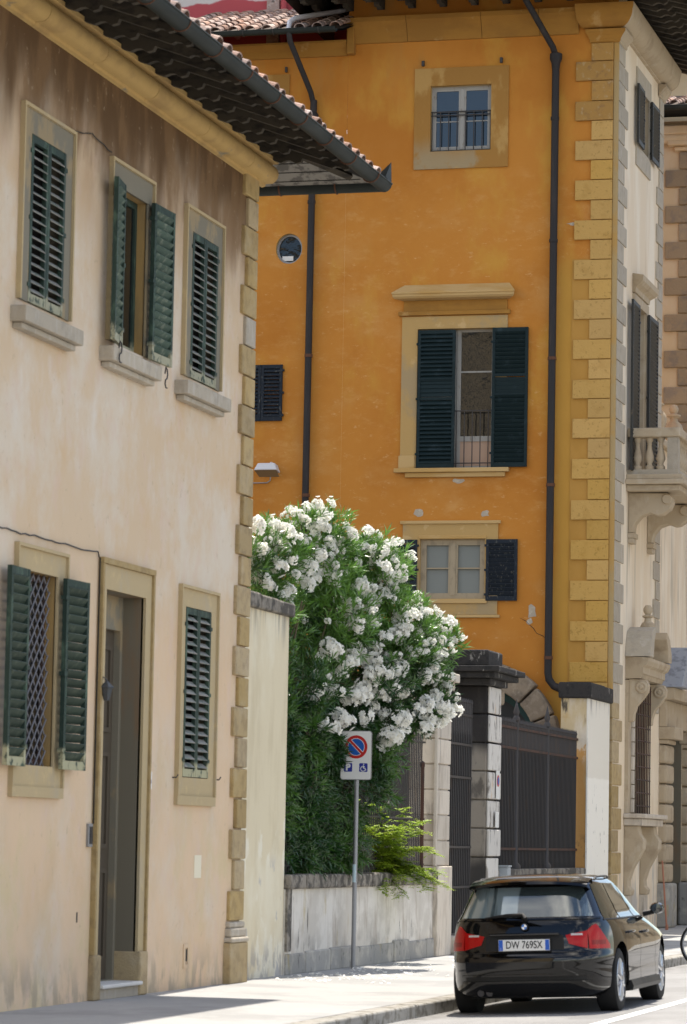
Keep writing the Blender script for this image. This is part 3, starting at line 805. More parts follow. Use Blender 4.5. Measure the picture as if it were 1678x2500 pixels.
# cornice, a bulging round moulding in blocks, returning round the corner
prof = [(0, 9.27), (.04, 9.28), (.05, 9.31)] + [(.09 + .115 * math.sin(t), 9.42 - .115 * math.cos(t)) for t in [k * math.pi / 8 for k in range(1, 9)]] + [(.20, 9.545), (.20, 9.59), (0, 9.59)]
y = 18.0
while y < 36.24:
    l = min(random.uniform(1.2, 2.0), 36.5 - y)
    if 36.5 - (y + l) < .6: l = 36.5 - y
    part('cornice_block', MB().prism(prof, lambda p, q, t: (XH + p, t, q), y + .006, y + l - .006), 'cornice', H, smooth=True)
    y += l
part('cornice_block', MB().prism(prof, lambda p, q, t: (t, 36.22 + p, q), -18, XH - .002), 'cornice', H, smooth=True)
# eaves: rafters, boards, gutter
XE, YE, ZE, SL = -9.69, 37.40, 9.50, .36
def roofz(d): return ZE + d * SL                       # d = distance in from the gutter line
raf = [(1.32, -.30), (.86, -.30), (.80, -.255), (.75, -.235), (.68, -.25), (.62, -.215), (.60, -.165),
       (.24, -.165), (.20, -.13), (.14, -.12), (.10, -.14), (.04, -.11), (.02, -.055), (1.32, -.055)]
def rafter_mesh(w):
    mb = MB(); mb.prism(raf, lambda d, q, t: (-d, t, q + d * SL), -w / 2, w / 2); return mb.mesh('rafter', M['woodtip'])
RM = rafter_mesh(.075)
y = 19.2
while y < 36.3:
    link('rafter', RM, H, Matrix.Translation((XE, y, ZE)) @ Matrix.Rotation(random.uniform(-.01, .01), 4, 'Z'))
    y += .55 + random.uniform(-.015, .015)
for x in (-11.4, -12.1, -12.8):
    link('rafter', RM, H, Matrix.Translation((x, YE, ZE)) @ Matrix.Rotation(R(90), 4, 'Z'))
# hip rafter
mb = MB(); d = Vector((-1, -1, SL)).normalized(); p = Vector((XE - .25, YE - .25, ZE + .0)); q = p + Vector((-1.25, -1.25, SL * 1.25))
mb.tube([p, q], .05, 4); part('hip_rafter', mb, 'woodtip', H)
bo = MB(); hy = YE - (XH - XE) * -1
dd_ = 1.5
bo.quad((XE, 18, ZE - .045), (XE, YE, ZE - .045), (XE - dd_, YE - dd_, roofz(dd_) - .045), (XE - dd_, 18, roofz(dd_) - .045))
part('eave_boards', bo, 'soffit', H)
bo = MB().quad((XE, YE, ZE - .045), (-17, YE, ZE - .045), (-17, YE - dd_, roofz(dd_) - .045), (XE - dd_, YE - dd_, roofz(dd_) - .045))
part('eave_boards', bo, 'soffitgrey', H)
mb = MB()
for k in range(7):
    dq = .12 + k * .19
    mb.box(-17, XE - dq - .05, YE - dq - .006, YE - dq + .006, roofz(dq) - .052, roofz(dq) - .046)
part('board_joints', mb, 'soffit', H)
RX, RY = -14.0, YE - 4.38
rf = MB(); zr = ZE + 4.38 * SL
rf.quad((XE, 18, ZE), (XE, YE, ZE), (RX, RY, zr), (RX, 18, zr))
rf.tri((XE, YE, ZE), (-18.38, YE, ZE), (RX, RY, zr))
rf.quad((-18.38, YE, ZE), (-18.38, 18, ZE), (RX, 18, zr), (RX, RY, zr))
rf.tri((XE, 18, ZE), (RX, 18, zr), (-18.38, 18, ZE))
part('roof', rf, 'roofbase', H)
gm = MB(); half_gutter(gm, (XE + .07, 18, ZE - .04), (XE + .07, YE + .1, ZE - .03), .098, (1, 0, 0))
part('gutter', gm, 'gutter', H, smooth=True)
gm = MB(); half_gutter(gm, (-17, YE + .07, ZE - .04), (XE + .1, YE + .07, ZE - .03), .098, (0, 1, 0))
part('gutter', gm, 'gutter', H, smooth=True)
mb = MB().tri((XE + .155, YE + .12, ZE - .02), (XE + .155, YE - .16, ZE + .01), (XE + .155, YE + .10, ZE + .24))
mb.tri((XE + .150, YE + .155, ZE - .02), (XE - .12, YE + .155, ZE + .01), (XE + .150, YE + .12, ZE + .24))
part('gutter_corner_flashing', mb, 'gutter', H)
y = 19.0
while y < 37.3:
    pts = [(XE + .07 + .104 * math.cos(a), y, ZE - .03 + .104 * math.sin(a)) for a in [math.pi + k * math.pi / 8 for k in range(9)]]
    part('gutter_bracket', MB().tube(pts, .010, 6), 'rustring', H); y += 1.05
for x in (-10.9, -10.2):
    pts = [(x, YE + .07 + .104 * math.cos(a), ZE - .03 + .104 * math.sin(a)) for a in [math.pi + k * math.pi / 8 for k in range(9)]]
    part('gutter_bracket', MB().tube(pts, .010, 6), 'rustring', H)
tiles(H, (XE + .06, 24.6, ZE + .01), (0, 1, 0), (-1, 0, SL), 38, 3, clip=lambda p: p.y < YE - .05 - (XE - p.x))
tiles(H, (XE - .2, YE + .06, ZE + .01), (-1, 0, 0), (0, -1, SL), 12, 2, clip=lambda p: p.x < XE - .1 - (YE - p.y))

# ================================================================== PALE YELLOW END WALL NEXT TO THE HOUSE
T_ = thing('yellow_garden_wall', 'tall pale yellow plastered wall with sooty coping, beside the beige house corner', 'wall', (-11.1, 37.3, 0))
part('wall_body', bx(-11.5, -10.95, 36.30, 38.40, 0, 4.33), 'ywall', T_)
for a, b in ((36.30, 36.98), (36.99, 37.72), (37.73, 38.46)):
    part('coping_stone', bx(-11.56, -10.885, a, b, 4.332, 4.50 + random.uniform(-.01, .02)), 'mossy', T_, bevel=.025)

# ================================================================== LOW GARDEN WALL
LWt = thing('low_garden_wall', 'low streaked white plaster wall with blackened coping under the oleander', 'wall', (-11, 42.2, 0))
part('wall_body', bx(-11.25, -10.93, 38.402, 46.14, .0, 1.03), 'lowwall', LWt)
y = 38.402
while y < 46.1:
    l = min(random.uniform(.7, 1.1), 46.14 - y)
    j = random.uniform(-.012, .012)
    part('coping_stone', bx(-11.3, -10.86 + j, y + .005, y + l - .005, 1.032, 1.205 + j), 'mossy', LWt, bevel=.025); y += l
y = 38.41
while y < 46.1:
    l = min(random.uniform(.6, 1.2), 46.14 - y)
    j = random.uniform(-.012, .012)
    part('plinth_stone', bx(-11.2, -10.895 + j, y + .005, y + l - .005, -.01, .27 + j * 2), 'plinth', LWt, bevel=.02); y += l
part('end_pier', bx(-11.3, -10.90, 38.405, 38.60, .28, 1.03), 'mossy', LWt)

def bar_mesh(key, z0, z1, r, tip):
    if key not in MESH:
        mb = MB().tube([(0, 0, z0), (0, 0, z1)], r, 6)
        if tip: mb.lathe([(r * 1.1, z1), (r * 1.9, z1 + .02), (.002, z1 + tip)], (0, 0, 0), 6)
        MESH[key] = mb.mesh('bar', M['iron'])
    return MESH[key]

RL = thing('garden_railing', 'dark iron railing standing on the low white garden wall', 'railing', (-11.1, 42.2, 1.2))
y = 38.6
while y < 46.05:
    if y < 44.2: link('bar', bar_mesh('b1', 1.19, 2.05, .011, .06), RL, Matrix.Translation((-11.08, y, 0)))
    else: link('bar', bar_mesh('b2', 1.19, 3.25, .011, .07), RL, Matrix.Translation((-11.08, y, 0)))
    y += .105
part('rail', bx(-11.10, -11.06, 38.5, 46.1, 1.95, 1.975), 'iron', RL)
part('rail', bx(-11.10, -11.06, 38.5, 46.1, 1.30, 1.325), 'iron', RL)
part('rail', bx(-11.10, -11.06, 44.15, 46.1, 3.05, 3.075), 'iron', RL)
for yy in (44.1, 41.2):
    part('railing_post', MB().lathe([(.06, 1.2), (.06, 1.26), (.03, 1.3), (.025, 2.1), (.045, 2.14), (.0, 2.22)], (-11.08, yy, 0), 10), 'iron', RL, smooth=True)

RP = part('rusty_post', MB().tube([(-10.98, 45.62, 1.2), (-10.98, 45.60, 2.72)], .028, 8).lathe([(.034, 2.70), (.034, 2.76), (.0, 2.79)], (-10.98, 45.60, 0), 8), 'rustiron', None, smooth=True)
tag(RP, 'thin rust brown post standing on the low wall before the pale gate pillar', 'post')

# inner railing across the garden, closed with dark sheet
IR = thing('inner_gate', 'tall grey iron bar gate closed with dark sheet, behind the lime shrub', 'gate', (-12.6, 47.0, 0))
x = -14.4
while x < -11.32:
    link('bar', bar_mesh('b3', .3, 3.9, .014, .0), IR, Matrix.Translation((x, 46.9, 0))); x += .10
for zz in (.5, 1.9, 2.62, 3.34, 3.85): part('rail', bx(-14.4, -11.32, 46.885, 46.915, zz, zz + .03), 'iron', IR)
part('sheet', bx(-14.4, -11.32, 46.93, 46.945, .2, 3.9), 'sheet', IR)

# ================================================================== GATE PILLARS
def pillar(t, x0, x1, y0, y1, z0, z1, n, m, bev=.02, j=.006, mfront=None):
    hh = (z1 - z0) / n
    for k in range(n):
        d = random.uniform(-j, j)
        part('pillar_block', bx(x0 - d, x1 + d, y0 - d, y1 + d, z0 + k * hh + .008, z0 + (k + 1) * hh - .008), m if not mfront else mfront(k), t, bevel=bev)
    part('pillar_core', bx(x0 + .03, x1 - .03, y0 + .03, y1 - .03, z0, z1), m, t)

LP = thing('pale_gate_pillar', 'pale stone gate pillar of smooth jointed blocks, left of the narrow gate', 'pillar', (-11.1, 46.6, 0))
pillar(LP, -11.32, -10.9, 46.18, 47.02, 1.29, 3.86, 7, 'palestone', .014)
part('pillar_base', bx(-11.36, -10.86, 46.15, 47.06, .0, 1.288), 'palestone', LP, bevel=.012)
mb = bx(-11.36, -10.86, 46.13, 47.07, 3.86, 3.97); mb.box(-11.42, -10.80, 46.07, 47.13, 3.972, 4.10)
part('pillar_cap', mb, 'palestone', LP, bevel=.015)
part('edge_moulding', bx(-10.93, -10.885, 46.10, 46.18, 1.29, 3.86), 'palestone', LP, bevel=.01)
GS = part('guard_stone', bx(-11.0, -10.68, 47.05, 47.55, -.01, .27), 'palestone', None, bevel=.05)
tag(GS, 'small pale stone block on the pavement at the foot of the pale gate pillar', 'stone block')

DP = thing('dark_gate_pillar', 'soot blackened rusticated gate pillar with stepped black cap, before the arch', 'pillar', (-11.2, 49.8, 0))
hh = .44
for k in range(9):
    z0 = .1 + k * hh; d = random.uniform(-.012, .012)
    part('pillar_block', bx(-11.50, -10.912, 49.50 - d, 50.30, z0 + .008, z0 + hh - .008), 'sootstone', DP, bevel=.02)
    part('facing_block', bx(-10.908, -10.865 + d, 49.53 + d, 50.36 + d * 2, z0 + .014, z0 + hh - .014), 'paleblock', DP, bevel=.018)
part('pillar_core', bx(-11.47, -10.95, 49.55, 50.27, 0, 4.06), 'sootstone', DP)
mb = bx(-11.62, -10.80, 49.2, 50.5, 4.06, 4.16); mb.box(-11.78, -10.70, 49.05, 50.85, 4.162, 4.25); mb.box(-11.84, -10.62, 48.98, 50.98, 4.252, 4.34)
part('pillar_cornice', mb, 'capstone', DP, bevel=.015)
part('pillar_cap', bx(-11.62, -10.84, 49.25, 50.28, 4.342, 4.60), 'capstone', DP, bevel=.03)
part('corbel_stone', bx(-11.3, -10.87, 50.36, 50.62, 3.80, 4.05), 'vouss', DP, bevel=.04)
fdp = lambda a, b, d=0: (-10.84 - d, a, b)
nt_ = part('notice', slab(MB(), fdp, 49.92, 50.16, 2.32, 2.76, -.002, .006), 'signwhite', DP)
part('notice_ring', MB().lathe([(.09, -.002), (.09, .002)], (-10.836, 50.04, 2.60), 24, 'X'), 'signred', nt_)
part('notice_disc', MB().lathe([(.06, -.002), (.06, .002)], (-10.833, 50.04, 2.60), 24, 'X'), 'signblue', nt_)
part('notice', slab(MB(), fdp, 49.90, 50.12, 1.88, 2.12, -.002, .006), 'signwhite', DP)

NG = thing('narrow_gate', 'narrow dark iron bar gate between the pale and the blackened pillar', 'gate', (-11.1, 48.2, 0))
y = 47.1
while y < 49.3:
    link('bar', bar_mesh('b4', .05, 3.75, .013, .08), NG, Matrix.Translation((-11.1, y, 0))); y += .12
for zz in (.25, .95, 1.55, 2.6, 3.1, 3.55): part('rail', bx(-11.12, -11.08, 47.06, 49.28, zz, zz + .035), 'iron', NG)
part('sheet', bx(-11.135, -11.125, 47.08, 49.28, .08, 3.3), 'sheet', NG)

FN = thing('iron_fence', 'dark iron fence of spear bars on a stone base, between black pillar and white pillar', 'fence', (-11.1, 54, 0))
part('fence_base', bx(-11.3, -10.95, 50.36, 57.84, 0, 1.10), 'lowwall', FN)
y = 50.36
while y < 57.8:
    l = min(random.uniform(.8, 1.2), 57.84 - y)
    part('coping_stone', bx(-11.36, -10.90 + random.uniform(-.01, .01), y + .004, y + l - .004, 1.102, 1.23), 'mossy', FN, bevel=.02); y += l
y = 50.42
while y < 57.8:
    link('bar', bar_mesh('b5', 1.22, 3.58, .012, .09), FN, Matrix.Translation((-11.1, y, 0))); y += .115
for zz in (1.53, 3.16, 3.49): part('rail', bx(-11.125, -11.075, 50.36, 57.86, zz, zz + .04), 'rustiron', FN)
for yy in (52.6, 55.15):
    part('fence_post', MB().lathe([(.10, 1.23), (.10, 1.28), (.05, 1.34), (.04, 3.62), (.06, 3.64), (.06, 3.68), (.035, 3.72), (.055, 3.78), (.03, 3.86), (.0, 4.0)], (-11.1, yy, 0), 10), 'iron', FN, smooth=True)
part('sheet', bx(-11.135, -11.125, 50.38, 57.84, 1.24, 3.14), 'sheet', FN)
UB = part('meter_box', bx(-10.94, -10.76, 50.5, 50.72, 1.02, 1.27), 'box', None, bevel=.015)
tag(UB, 'small pale grey utility box on the fence base behind the car roof', 'utility box')
part('box_lid', bx(-10.95, -10.75, 50.48, 50.74, 1.27, 1.295), 'box', UB)

WP = thing('white_pillar', 'square pillar with flaking whitewash, one orange peeling side and a black stone cap', 'pillar', (-11.1, 58.9, 0))
part('pillar_body', bx(-11.40, -10.93, 57.87, 60.0, 0, 4.25), 'flakeorange', WP)
part('whitewashed_side', bx(-10.928, -10.90, 57.86, 60.0, 0, 4.25), 'whitewash', WP)
part('pillar_cap', bx(-11.44, -10.84, 57.80, 59.2, 4.252, 4.54), 'capstone', WP, bevel=.03)
part('pillar_cap', bx(-11.44, -10.85, 59.21, 60.1, 4.252, 4.53), 'capstone', WP, bevel=.03)

# ================================================================== ORANGE PALAZZO
YO, XC = 60.2, -10.9
PZ = thing('orange_palazzo', 'tall orange palazzo with ochre corner stones and a cream street side', 'palazzo', (-13.5, 62, 0))
fo = fY(YO); fw = fX(XC)
TW = (-14.54, -13.35, 14.82, 16.10); MW = (-14.72, -13.23, 8.70, 11.38); LO = (-14.61, -13.35, 6.22, 7.35)
cx, zs, RI, RO = -13.4, 3.45, 1.12, 1.60
ap = [(cx + RI * math.cos(math.pi * k / 16), zs + RI * math.sin(math.pi * k / 16)) for k in range(17)]
ao = []
for k in range(17):
    a = math.pi * k / 16; c, s = math.cos(a), math.sin(a); m_ = max(abs(c), abs(s)); ao.append((cx + RI * c / m_, zs + RI * s / m_))
hol = [(*TW, 0), (*MW, 0), (*LO, 0), (cx - RI, cx + RI, zs, zs + RI, 0, ap, ao), (cx - RI, cx + RI, 0, zs, 0)]
mb = MB(); wall(mb, fo, -16.2, XC, 0, 18.2, hol); part('front_wall', mb, 'orange', PZ)
W4 = (62.70, 63.62, 15.25, 16.42); BD = (62.28, 63.38, 8.75, 12.1); AW = (61.95, 63.55, 2.25, 4.55)
mb = MB(); wall(mb, fw, YO, 65.35, 0, 18.2, [(*W4, 0), (*BD, 0), (*AW, 0)]); part('side_wall', mb, 'cream', PZ)
mb = MB().quad((-16.2, 65.35, 0), (XC, 65.35, 0), (XC, 65.35, 18.2), (-16.2, 65.35, 18.2)).quad((-16.2, YO, 0), (-16.2, 65.35, 0), (-16.2, 65.35, 18.2), (-16.2, YO, 18.2))
mb.quad((-16.2, YO, 17.6), (XC, YO, 17.6), (XC, 65.35, 17.6), (-16.2, 65.35, 17.6))
part('back_wall', mb, 'orange', PZ)
for h, ff, d in ((TW, fo, .14), (MW, fo, .30), (LO, fo, .25), (W4, fw, .3), (BD, fw, .35), (AW, fw, .45)):
    part('window_reveal', reveal(MB(), ff, h, d), 'hoodtrim' if ff is fo else 'sandcarve', PZ)
    part('room', slab(MB(), ff, h[0] - .2, h[1] + .2, h[2] - .2, h[3] + .2, d + .25, d + 1.2), 'dark', PZ)
for k, (x, z, w, h_) in enumerate(((-14.66, 7.86, .10, .10), (-13.36, 7.83, .09, .08), (-13.89, 8.46, .12, .06), (-12.44, 5.98, .10, .16), (-12.47, 5.80, .07, .08), (-11.72, 13.33, .14, .03))):
    rr = random.Random(k); pr = []
    for q in range(11):
        a = 2 * math.pi * q / 11; e_ = rr.uniform(.55, 1.1); pr.append((x + w * e_ * math.cos(a), z + h_ * e_ * math.sin(a)))
    part('bare_patch', MB().prism(pr, lambda p, q, t: (p, t, q), YO - .004, YO + .002), 'chip', PZ)
pts = [(-12.67, 5.86), (-12.55, 5.80), (-12.47, 5.72), (-12.40, 5.66), (-12.34, 5.57), (-12.22, 5.52), (-12.15, 5.45)]
part('plaster_crack', MB().tube([(x, YO - .001, z) for x, z in pts], [.002, .006, .005, .007, .005, .006, .002], 5), 'ink', PZ)
# top window
def trimframe(o, h, m, d=-.03):
    mb = MB()
    for (p0, p1, q0, q1) in ((o[0], h[0], o[2], o[3]), (h[1], o[1], o[2], o[3]), (h[0], h[1], h[3], o[3]), (h[0], h[1], o[2], h[2])):
        if q1 - q0 > .002: slab(mb, fo, p0, p1, q0, q1, d, .01)
    return mb
part('window_surround', trimframe((-14.86, -13.01, 14.48, 16.45), TW, 'otrim'), 'otrim', PZ)
mb = MB(); frame(mb, fo, TW[0], TW[1], TW[2], TW[3], .055, .09, .15)
slab(mb, fo, -13.975, -13.90, TW[2] + .055, TW[3] - .055, .075, .14)
for x0, x1 in ((TW[0] + .055, -13.975), (-13.90, TW[1] - .055)):
    frame(mb, fo, x0, x1, TW[2] + .055, TW[3] - .055, .035, .085, .13, wb=.05)
    slab(mb, fo, x0 + .035, x1 - .035, 15.405, 15.425, .095, .12)
w_ = part('window', mb, 'whitepaint', PZ)
for x0, x1 in ((TW[0] + .09, -14.01), (-13.865, TW[1] - .09)):
    part('pane', slab(MB(), fo, x0, x1, TW[2] + .10, TW[3] - .09, .105, .112), 'glass', w_)
mb = MB()
for k in range(8): mb.tube([fo(TW[0] + .02 + (TW[1] - TW[0] - .04) * k / 7, 14.83, .04), fo(TW[0] + .02 + (TW[1] - TW[0] - .04) * k / 7, 15.60, .04)], .010, 6)
for zz in (14.84, 15.53, 15.60): mb.tube([fo(TW[0], zz, .04), fo(TW[1], zz, .04)], .012, 6)
part('window_railing', mb, 'iron', PZ)
for x in (-14.70, -13.16): part('wall_bracket', slab(MB(), fo, x - .025, x + .025, 16.50, 16.60, -.06, .01), 'iron', PZ)
# main window with moulded hood
part('window_surround', trimframe((-15.03, -12.97, 8.70, 11.62), MW, 'otrim2'), 'otrim2', PZ)
mb = MB(); slab(mb, fo, -15.10, -12.92, 11.64, 11.72, -.07, .01); slab(mb, fo, -15.0, -12.98, 11.722, 11.93, -.04, .01)
hp = [(.04, 11.93), (.20, 11.95), (.24, 11.985), (.24, 12.03), (.26, 12.035), (.26, 12.06), (0, 12.24), (0, 11.93)]
part('hood_frieze', mb, 'pcornice', PZ, bevel=.008)
i0 = MB(); n_ = len(hp)
# hood slab with slanted top, sides returning
pts0 = [(-15.0 - p * .75, YO - p, q) for p, q in hp]; pts1 = [(-12.95 + p * .6, YO - p, q) for p, q in hp]
i0.v = pts0 + pts1
for k in range(n_): i0.f.append((k, (k + 1) % n_, n_ + (k + 1) % n_, n_ + k))
i0.f.append(tuple(range(n_))); i0.f.append(tuple(range(n_, 2 * n_)))
part('window_hood', i0, 'hoodtrim', PZ)
mb = MB(); slab(mb, fo, -15.13, -12.90, 8.62, 8.70, -.12, .0); slab(mb, fo, -14.92, -12.98, 8.53, 8.618, -.07, .0); slab(mb, fo, -15.06, -14.74, 8.702, 8.95, -.045, .0)
part('window_sill', mb, 'hoodtrim', PZ, bevel=.01)
shutter(PZ, (-14.70, YO - .05, 8.71), 0, -1, .73, 2.64, 31, 'teal', gap=(.50, .64), fill=.86)
shutter(PZ, (-13.25, YO - .05, 8.71), 0, 1, .69, 2.66, 31, 'teal', gap=(.52, .66), fill=.86)
mb = MB(); frame(mb, fo, -13.98, MW[1], MW[2], MW[3], .075, .16, .22, wt=.05, wb=.06)
slab(mb, fo, -13.905, -13.305, 10.55, 10.58, .165, .21); slab(mb, fo, -13.905, -13.305, 9.23, 9.33, .16, .22)
slab(mb, fo, MW[0], -13.985, MW[2], MW[3], .18, .22)
w_ = part('window', mb, 'whitepaint', PZ)
part('lower_panel', slab(MB(), fo, -13.905, -13.305, 8.76, 9.23, .18, .20), 'pinkpanel', w_)
for z0, z1 in ((9.33, 10.55), (10.58, 11.33)): part('pane', slab(MB(), fo, -13.905, -13.305, z0, z1, .185, .193), 'oldglass', w_)
mb = MB()
for k in range(5): mb.tube([fo(-13.95 + .155 * k, 8.72, .03), fo(-13.95 + .155 * k, 9.80, .03)], .010, 6)
for zz in (8.80, 9.80): mb.tube([fo(-14.0, zz, .03), fo(-13.22, zz, .03)], .012, 6)
part('window_railing', mb, 'iron', PZ)
# lower window
part('window_surround', trimframe((-14.95, -13.10, 5.92, 7.64), LO, 'otrim2'), 'otrim2', PZ)
for q in ((-15.0, -13.05, 7.64, 7.70, -.06, .01), (-14.64, -13.32, 7.355, 7.42, -.045, .01), (-15.0, -13.05, 5.86, 5.915, -.05, .01), (-14.66, -13.30, 6.13, 6.21, -.06, .0)):
    part('surround_moulding', slab(MB(), fo, *q), 'hoodtrim', PZ, bevel=.008)
mb = MB(); frame(mb, fo, LO[0], LO[1], LO[2], LO[3], .07, .05, .12); slab(mb, fo, -14.03, -13.93, LO[2] + .07, LO[3] - .07, .04, .12)
for x0, x1 in ((LO[0] + .07, -14.03), (-13.93, LO[1] - .07)):
    frame(mb, fo, x0, x1, LO[2] + .07, LO[3] - .07, .04, .055, .11); slab(mb, fo, x0 + .04, x1 - .04, 6.79, 6.815, .06, .10)
w_ = part('window', mb, 'brownpaint', PZ)
for x0, x1 in ((LO[0] + .11, -14.07), (-13.89, LO[1] - .11)):
    part('curtain', slab(MB(), fo, x0, x1, 6.33, 7.24, .105, .11), 'curtain', w_)
shutter(PZ, (-14.66, YO - .04, 6.20), R(180), 1, .60, 1.14, 13, 'bluegrey', fill=1.05)
shutter(PZ, (-13.32, YO - .04, 6.18), 0, 1, .60, 1.16, 13, 'bluegrey', fill=1.05)
# portal: voussoirs, jambs, teal door
nv = 8
for k in range(nv):
    a0 = math.pi * k / nv + .012; a1 = math.pi * (k + 1) / nv - .012; j = random.uniform(-.03, .03); ro = RO + random.uniform(-.05, .06)
    pr = []
    for t in range(5):
        a = a0 + (a1 - a0) * t / 4; pr.append((cx + (RI - .01) * math.cos(a), zs + (RI - .01) * math.sin(a)))
    for t in range(4, -1, -1):
        a = a0 + (a1 - a0) * t / 4; pr.append((cx + ro * math.cos(a), zs + ro * math.sin(a)))
    part('arch_stone', MB().prism(pr, lambda p, q, t: (p, t, q), YO - .26 + j, YO + .3), 'vouss', PZ, bevel=.03)
for s in (-1, 1):
    for k in range(7):
        z0 = zs * k / 7; x0, x1 = sorted((cx + s * RI * .99, cx + s * (RO - .02)))
        part('portal_stone', bx(x0, x1, YO - .12 + random.uniform(-.02, .02), YO + .3, z0 + .008, z0 + zs / 7 - .008), 'vouss', PZ, bevel=.03)
pr = [(cx + (RI + .02) * math.cos(math.pi * t / 16), zs + (RI + .02) * math.sin(math.pi * t / 16)) for t in range(17)] + [(cx - RI - .02, 0), (cx + RI + .02, 0)]
part('portal_door', MB().prism(pr, lambda p, q, t: (p, t, q), YO + .30, YO + .36), 'sheet', PZ)
pi_ = [(cx + (RI - .16) * math.cos(math.pi * t / 16), zs + (RI - .16) * math.sin(math.pi * t / 16)) for t in range(16, -1, -1)]
pr2 = pr[:17]
mb = MB()
for k in range(16):
    a, b = pr2[k], pr2[k + 1]; c, d = pi_[16 - k], pi_[15 - k]
    mb.prism([a, b, d, c], lambda p, q, t: (p, t, q), YO + .20, YO + .29)
part('portal_frame', mb, 'tealdoor', PZ)
# ochre corner stones on the front
js = [16.80, 16.45, 16.07, 15.68, 15.30, 14.92, 14.54, 14.16, 13.77, 13.39, 13.01, 12.63, 12.25, 11.87, 11.49, 11.11, 10.73, 10.35, 9.98, 9.61, 9.23, 8.85, 8.46, 8.07, 7.69, 7.32]
while js[-1] > 4.6: js.append(js[-1] - .381)
for k in range(len(js) - 1):
    wide = k % 2 == 1
    x0 = -11.70 if wide else -11.40
    j = random.uniform(-.008, .008)
    part('corner_stone', bx(x0 - j, -10.985, YO - .055, YO + .05, js[k + 1] + .008, js[k] - .006), 'oldochre' if k < 4 else 'ochre', PZ, bevel=.01)
    if wide:   # painted band behind the stones
        pass
part('corner_band', bx(-11.74, -10.93, YO - .012, YO + .05, 4.3, 12.65), 'ochreband', PZ)
part('corner_edge', bx(-10.982, -10.885, YO - .02, YO + .06, 1.0, 16.8), 'edgeband', PZ, bevel=.01)
mb = MB()
pt = [(.02, 16.80), (.05, 16.83), (.05, 16.86), (.10, 16.93), (.16, 16.99), (.16, 17.04), (.0, 17.04)]
def corner_return(prof, m, xl, name, smooth=False):
    """moulding that runs along the front from xl and turns the corner down the side"""
    mb = MB(); n = len(prof)
    A = [(xl - p * .55, YO - p, q) for p, q in prof]; B = [(XC + p, YO - p, q) for p, q in prof]
    mb.v = A + B
    for k in range(n): mb.f.append((k, (k + 1) % n, n + (k + 1) % n, n + k))
    mb.f.append(tuple(range(n))); 
    return part(name, mb, m, PZ, smooth)
corner_return(pt, 'pcornice', -11.42, 'capital_moulding')
cv = [(.0, 17.04), (.05, 17.05)] + [(.06 + .26 * math.sin(t), 17.36 - .29 * math.cos(t)) for t in [k * math.pi / 14 for k in range(0, 8)]] + [(.34, 17.42), (.34, 17.50), (.0, 17.50)]
corner_return(cv, 'pcornice', -11.50, 'corner_cornice', True)
# cornice along the front, and along the side in blocks
cf = [(0, 16.99), (.04, 17.0), (.05, 17.06), (.10, 17.2), (.16, 17.32), (.22, 17.38), (.22, 17.47), (0, 17.47)]
y_ = -16.2
for x0, x1 in ((-16.2, -15.02), (-15.01, -13.55), (-13.54, -12.42), (-12.41, -11.66)):
    part('cornice_block', MB().prism(cf, lambda p, q, t: (t, YO - p, q), x0, x1), 'pcornice', PZ, smooth=True)
part('cornice_end', bx(-16.20, -16.05, YO - .17, YO, 16.78, 17.46), 'pcornice', PZ, bevel=.02)
for y0, y1 in ((YO, 61.9), (61.91, 63.3), (63.31, 64.9), (64.91, 65.60)):
    part('cornice_block', MB().prism(cv, lambda p, q, t: (XC + p + .001, t - (p if t == YO else 0), q), y0, y1), 'sandcarve', PZ, smooth=True)
part('capital_moulding', MB().prism(pt, lambda p, q, t: (XC + p + .001, t - (p if t == YO else 0), q), YO, 60.9), 'sandcarve', PZ)
part('capital_moulding', MB().prism(pt, lambda p, q, t: (XC + p, t, q), 64.75, 65.5), 'sandcarve', PZ)
# grey corner stones on the cream side, both ends
for k in range(len(js) - 1):
    wide = k % 2 == 1
    part('side_corner_stone', bx(XC - .05, XC + .028 + random.uniform(-.004, .004), YO + .02, YO + (.98 if wide else .66), js[k + 1] + .012, js[k] - .01), 'greystone', PZ, bevel=.01)
    part('side_corner_stone', bx(XC - .05, XC + .028 + random.uniform(-.004, .004), 65.35 - (.72 if wide else .45), 65.37, js[k + 1] + .012, js[k] - .01), 'greystone', PZ, bevel=.01)
zz = 4.4
k = 0
while zz > .1:
    part('side_corner_stone', bx(XC - .05, XC + .028, 60.15, YO + (.98 if k % 2 else .66), zz - .40, zz - .012), 'brownstone', PZ, bevel=.012)
    zz -= .412; k += 1
# eaves of the palazzo
XF, YF, ZF, SP = XC + 1.75, YO - 1.35, 17.62, .28
mb = MB().quad((-17.2, YF, ZF), (XF, YF, ZF), (XF - 2.4, YF + 2.4, ZF + 2.4 * SP), (-17.2, YF + 2.4, ZF + 2.4 * SP))
part('eave_boards', mb, 'soffitred', PZ)
mb = MB().quad((XF, YF, ZF), (XF, 67, ZF), (XF - 2.4, 67, ZF + 2.4 * SP), (XF - 2.4, YF + 2.4, ZF + 2.4 * SP))
part('eave_boards', mb, 'soffit', PZ)
ra2 = [(1.9, -.34), (1.18, -.34), (1.10, -.28), (1.03, -.26), (.97, -.275), (.90, -.22), (.88, -.17), (.30, -.17), (.24, -.13), (.18, -.12), (.1, -.13), (.03, -.05), (1.9, -.05)]
mbr = MB().prism(ra2, lambda d, q, t: (-d, t, q + d * SP), -.055, .055); RM2 = mbr.mesh('rafter', M['woodtip'])
y = YO - .9
while y < 66.8:
    link('rafter', RM2, PZ, Matrix.Translation((XF, y, ZF))); y += .46
x = -11.2
while x > -17:
    link('rafter', RM2, PZ, Matrix.Translation((x, YF, ZF)) @ Matrix.Rotation(R(-90), 4, 'Z')); x -= .62
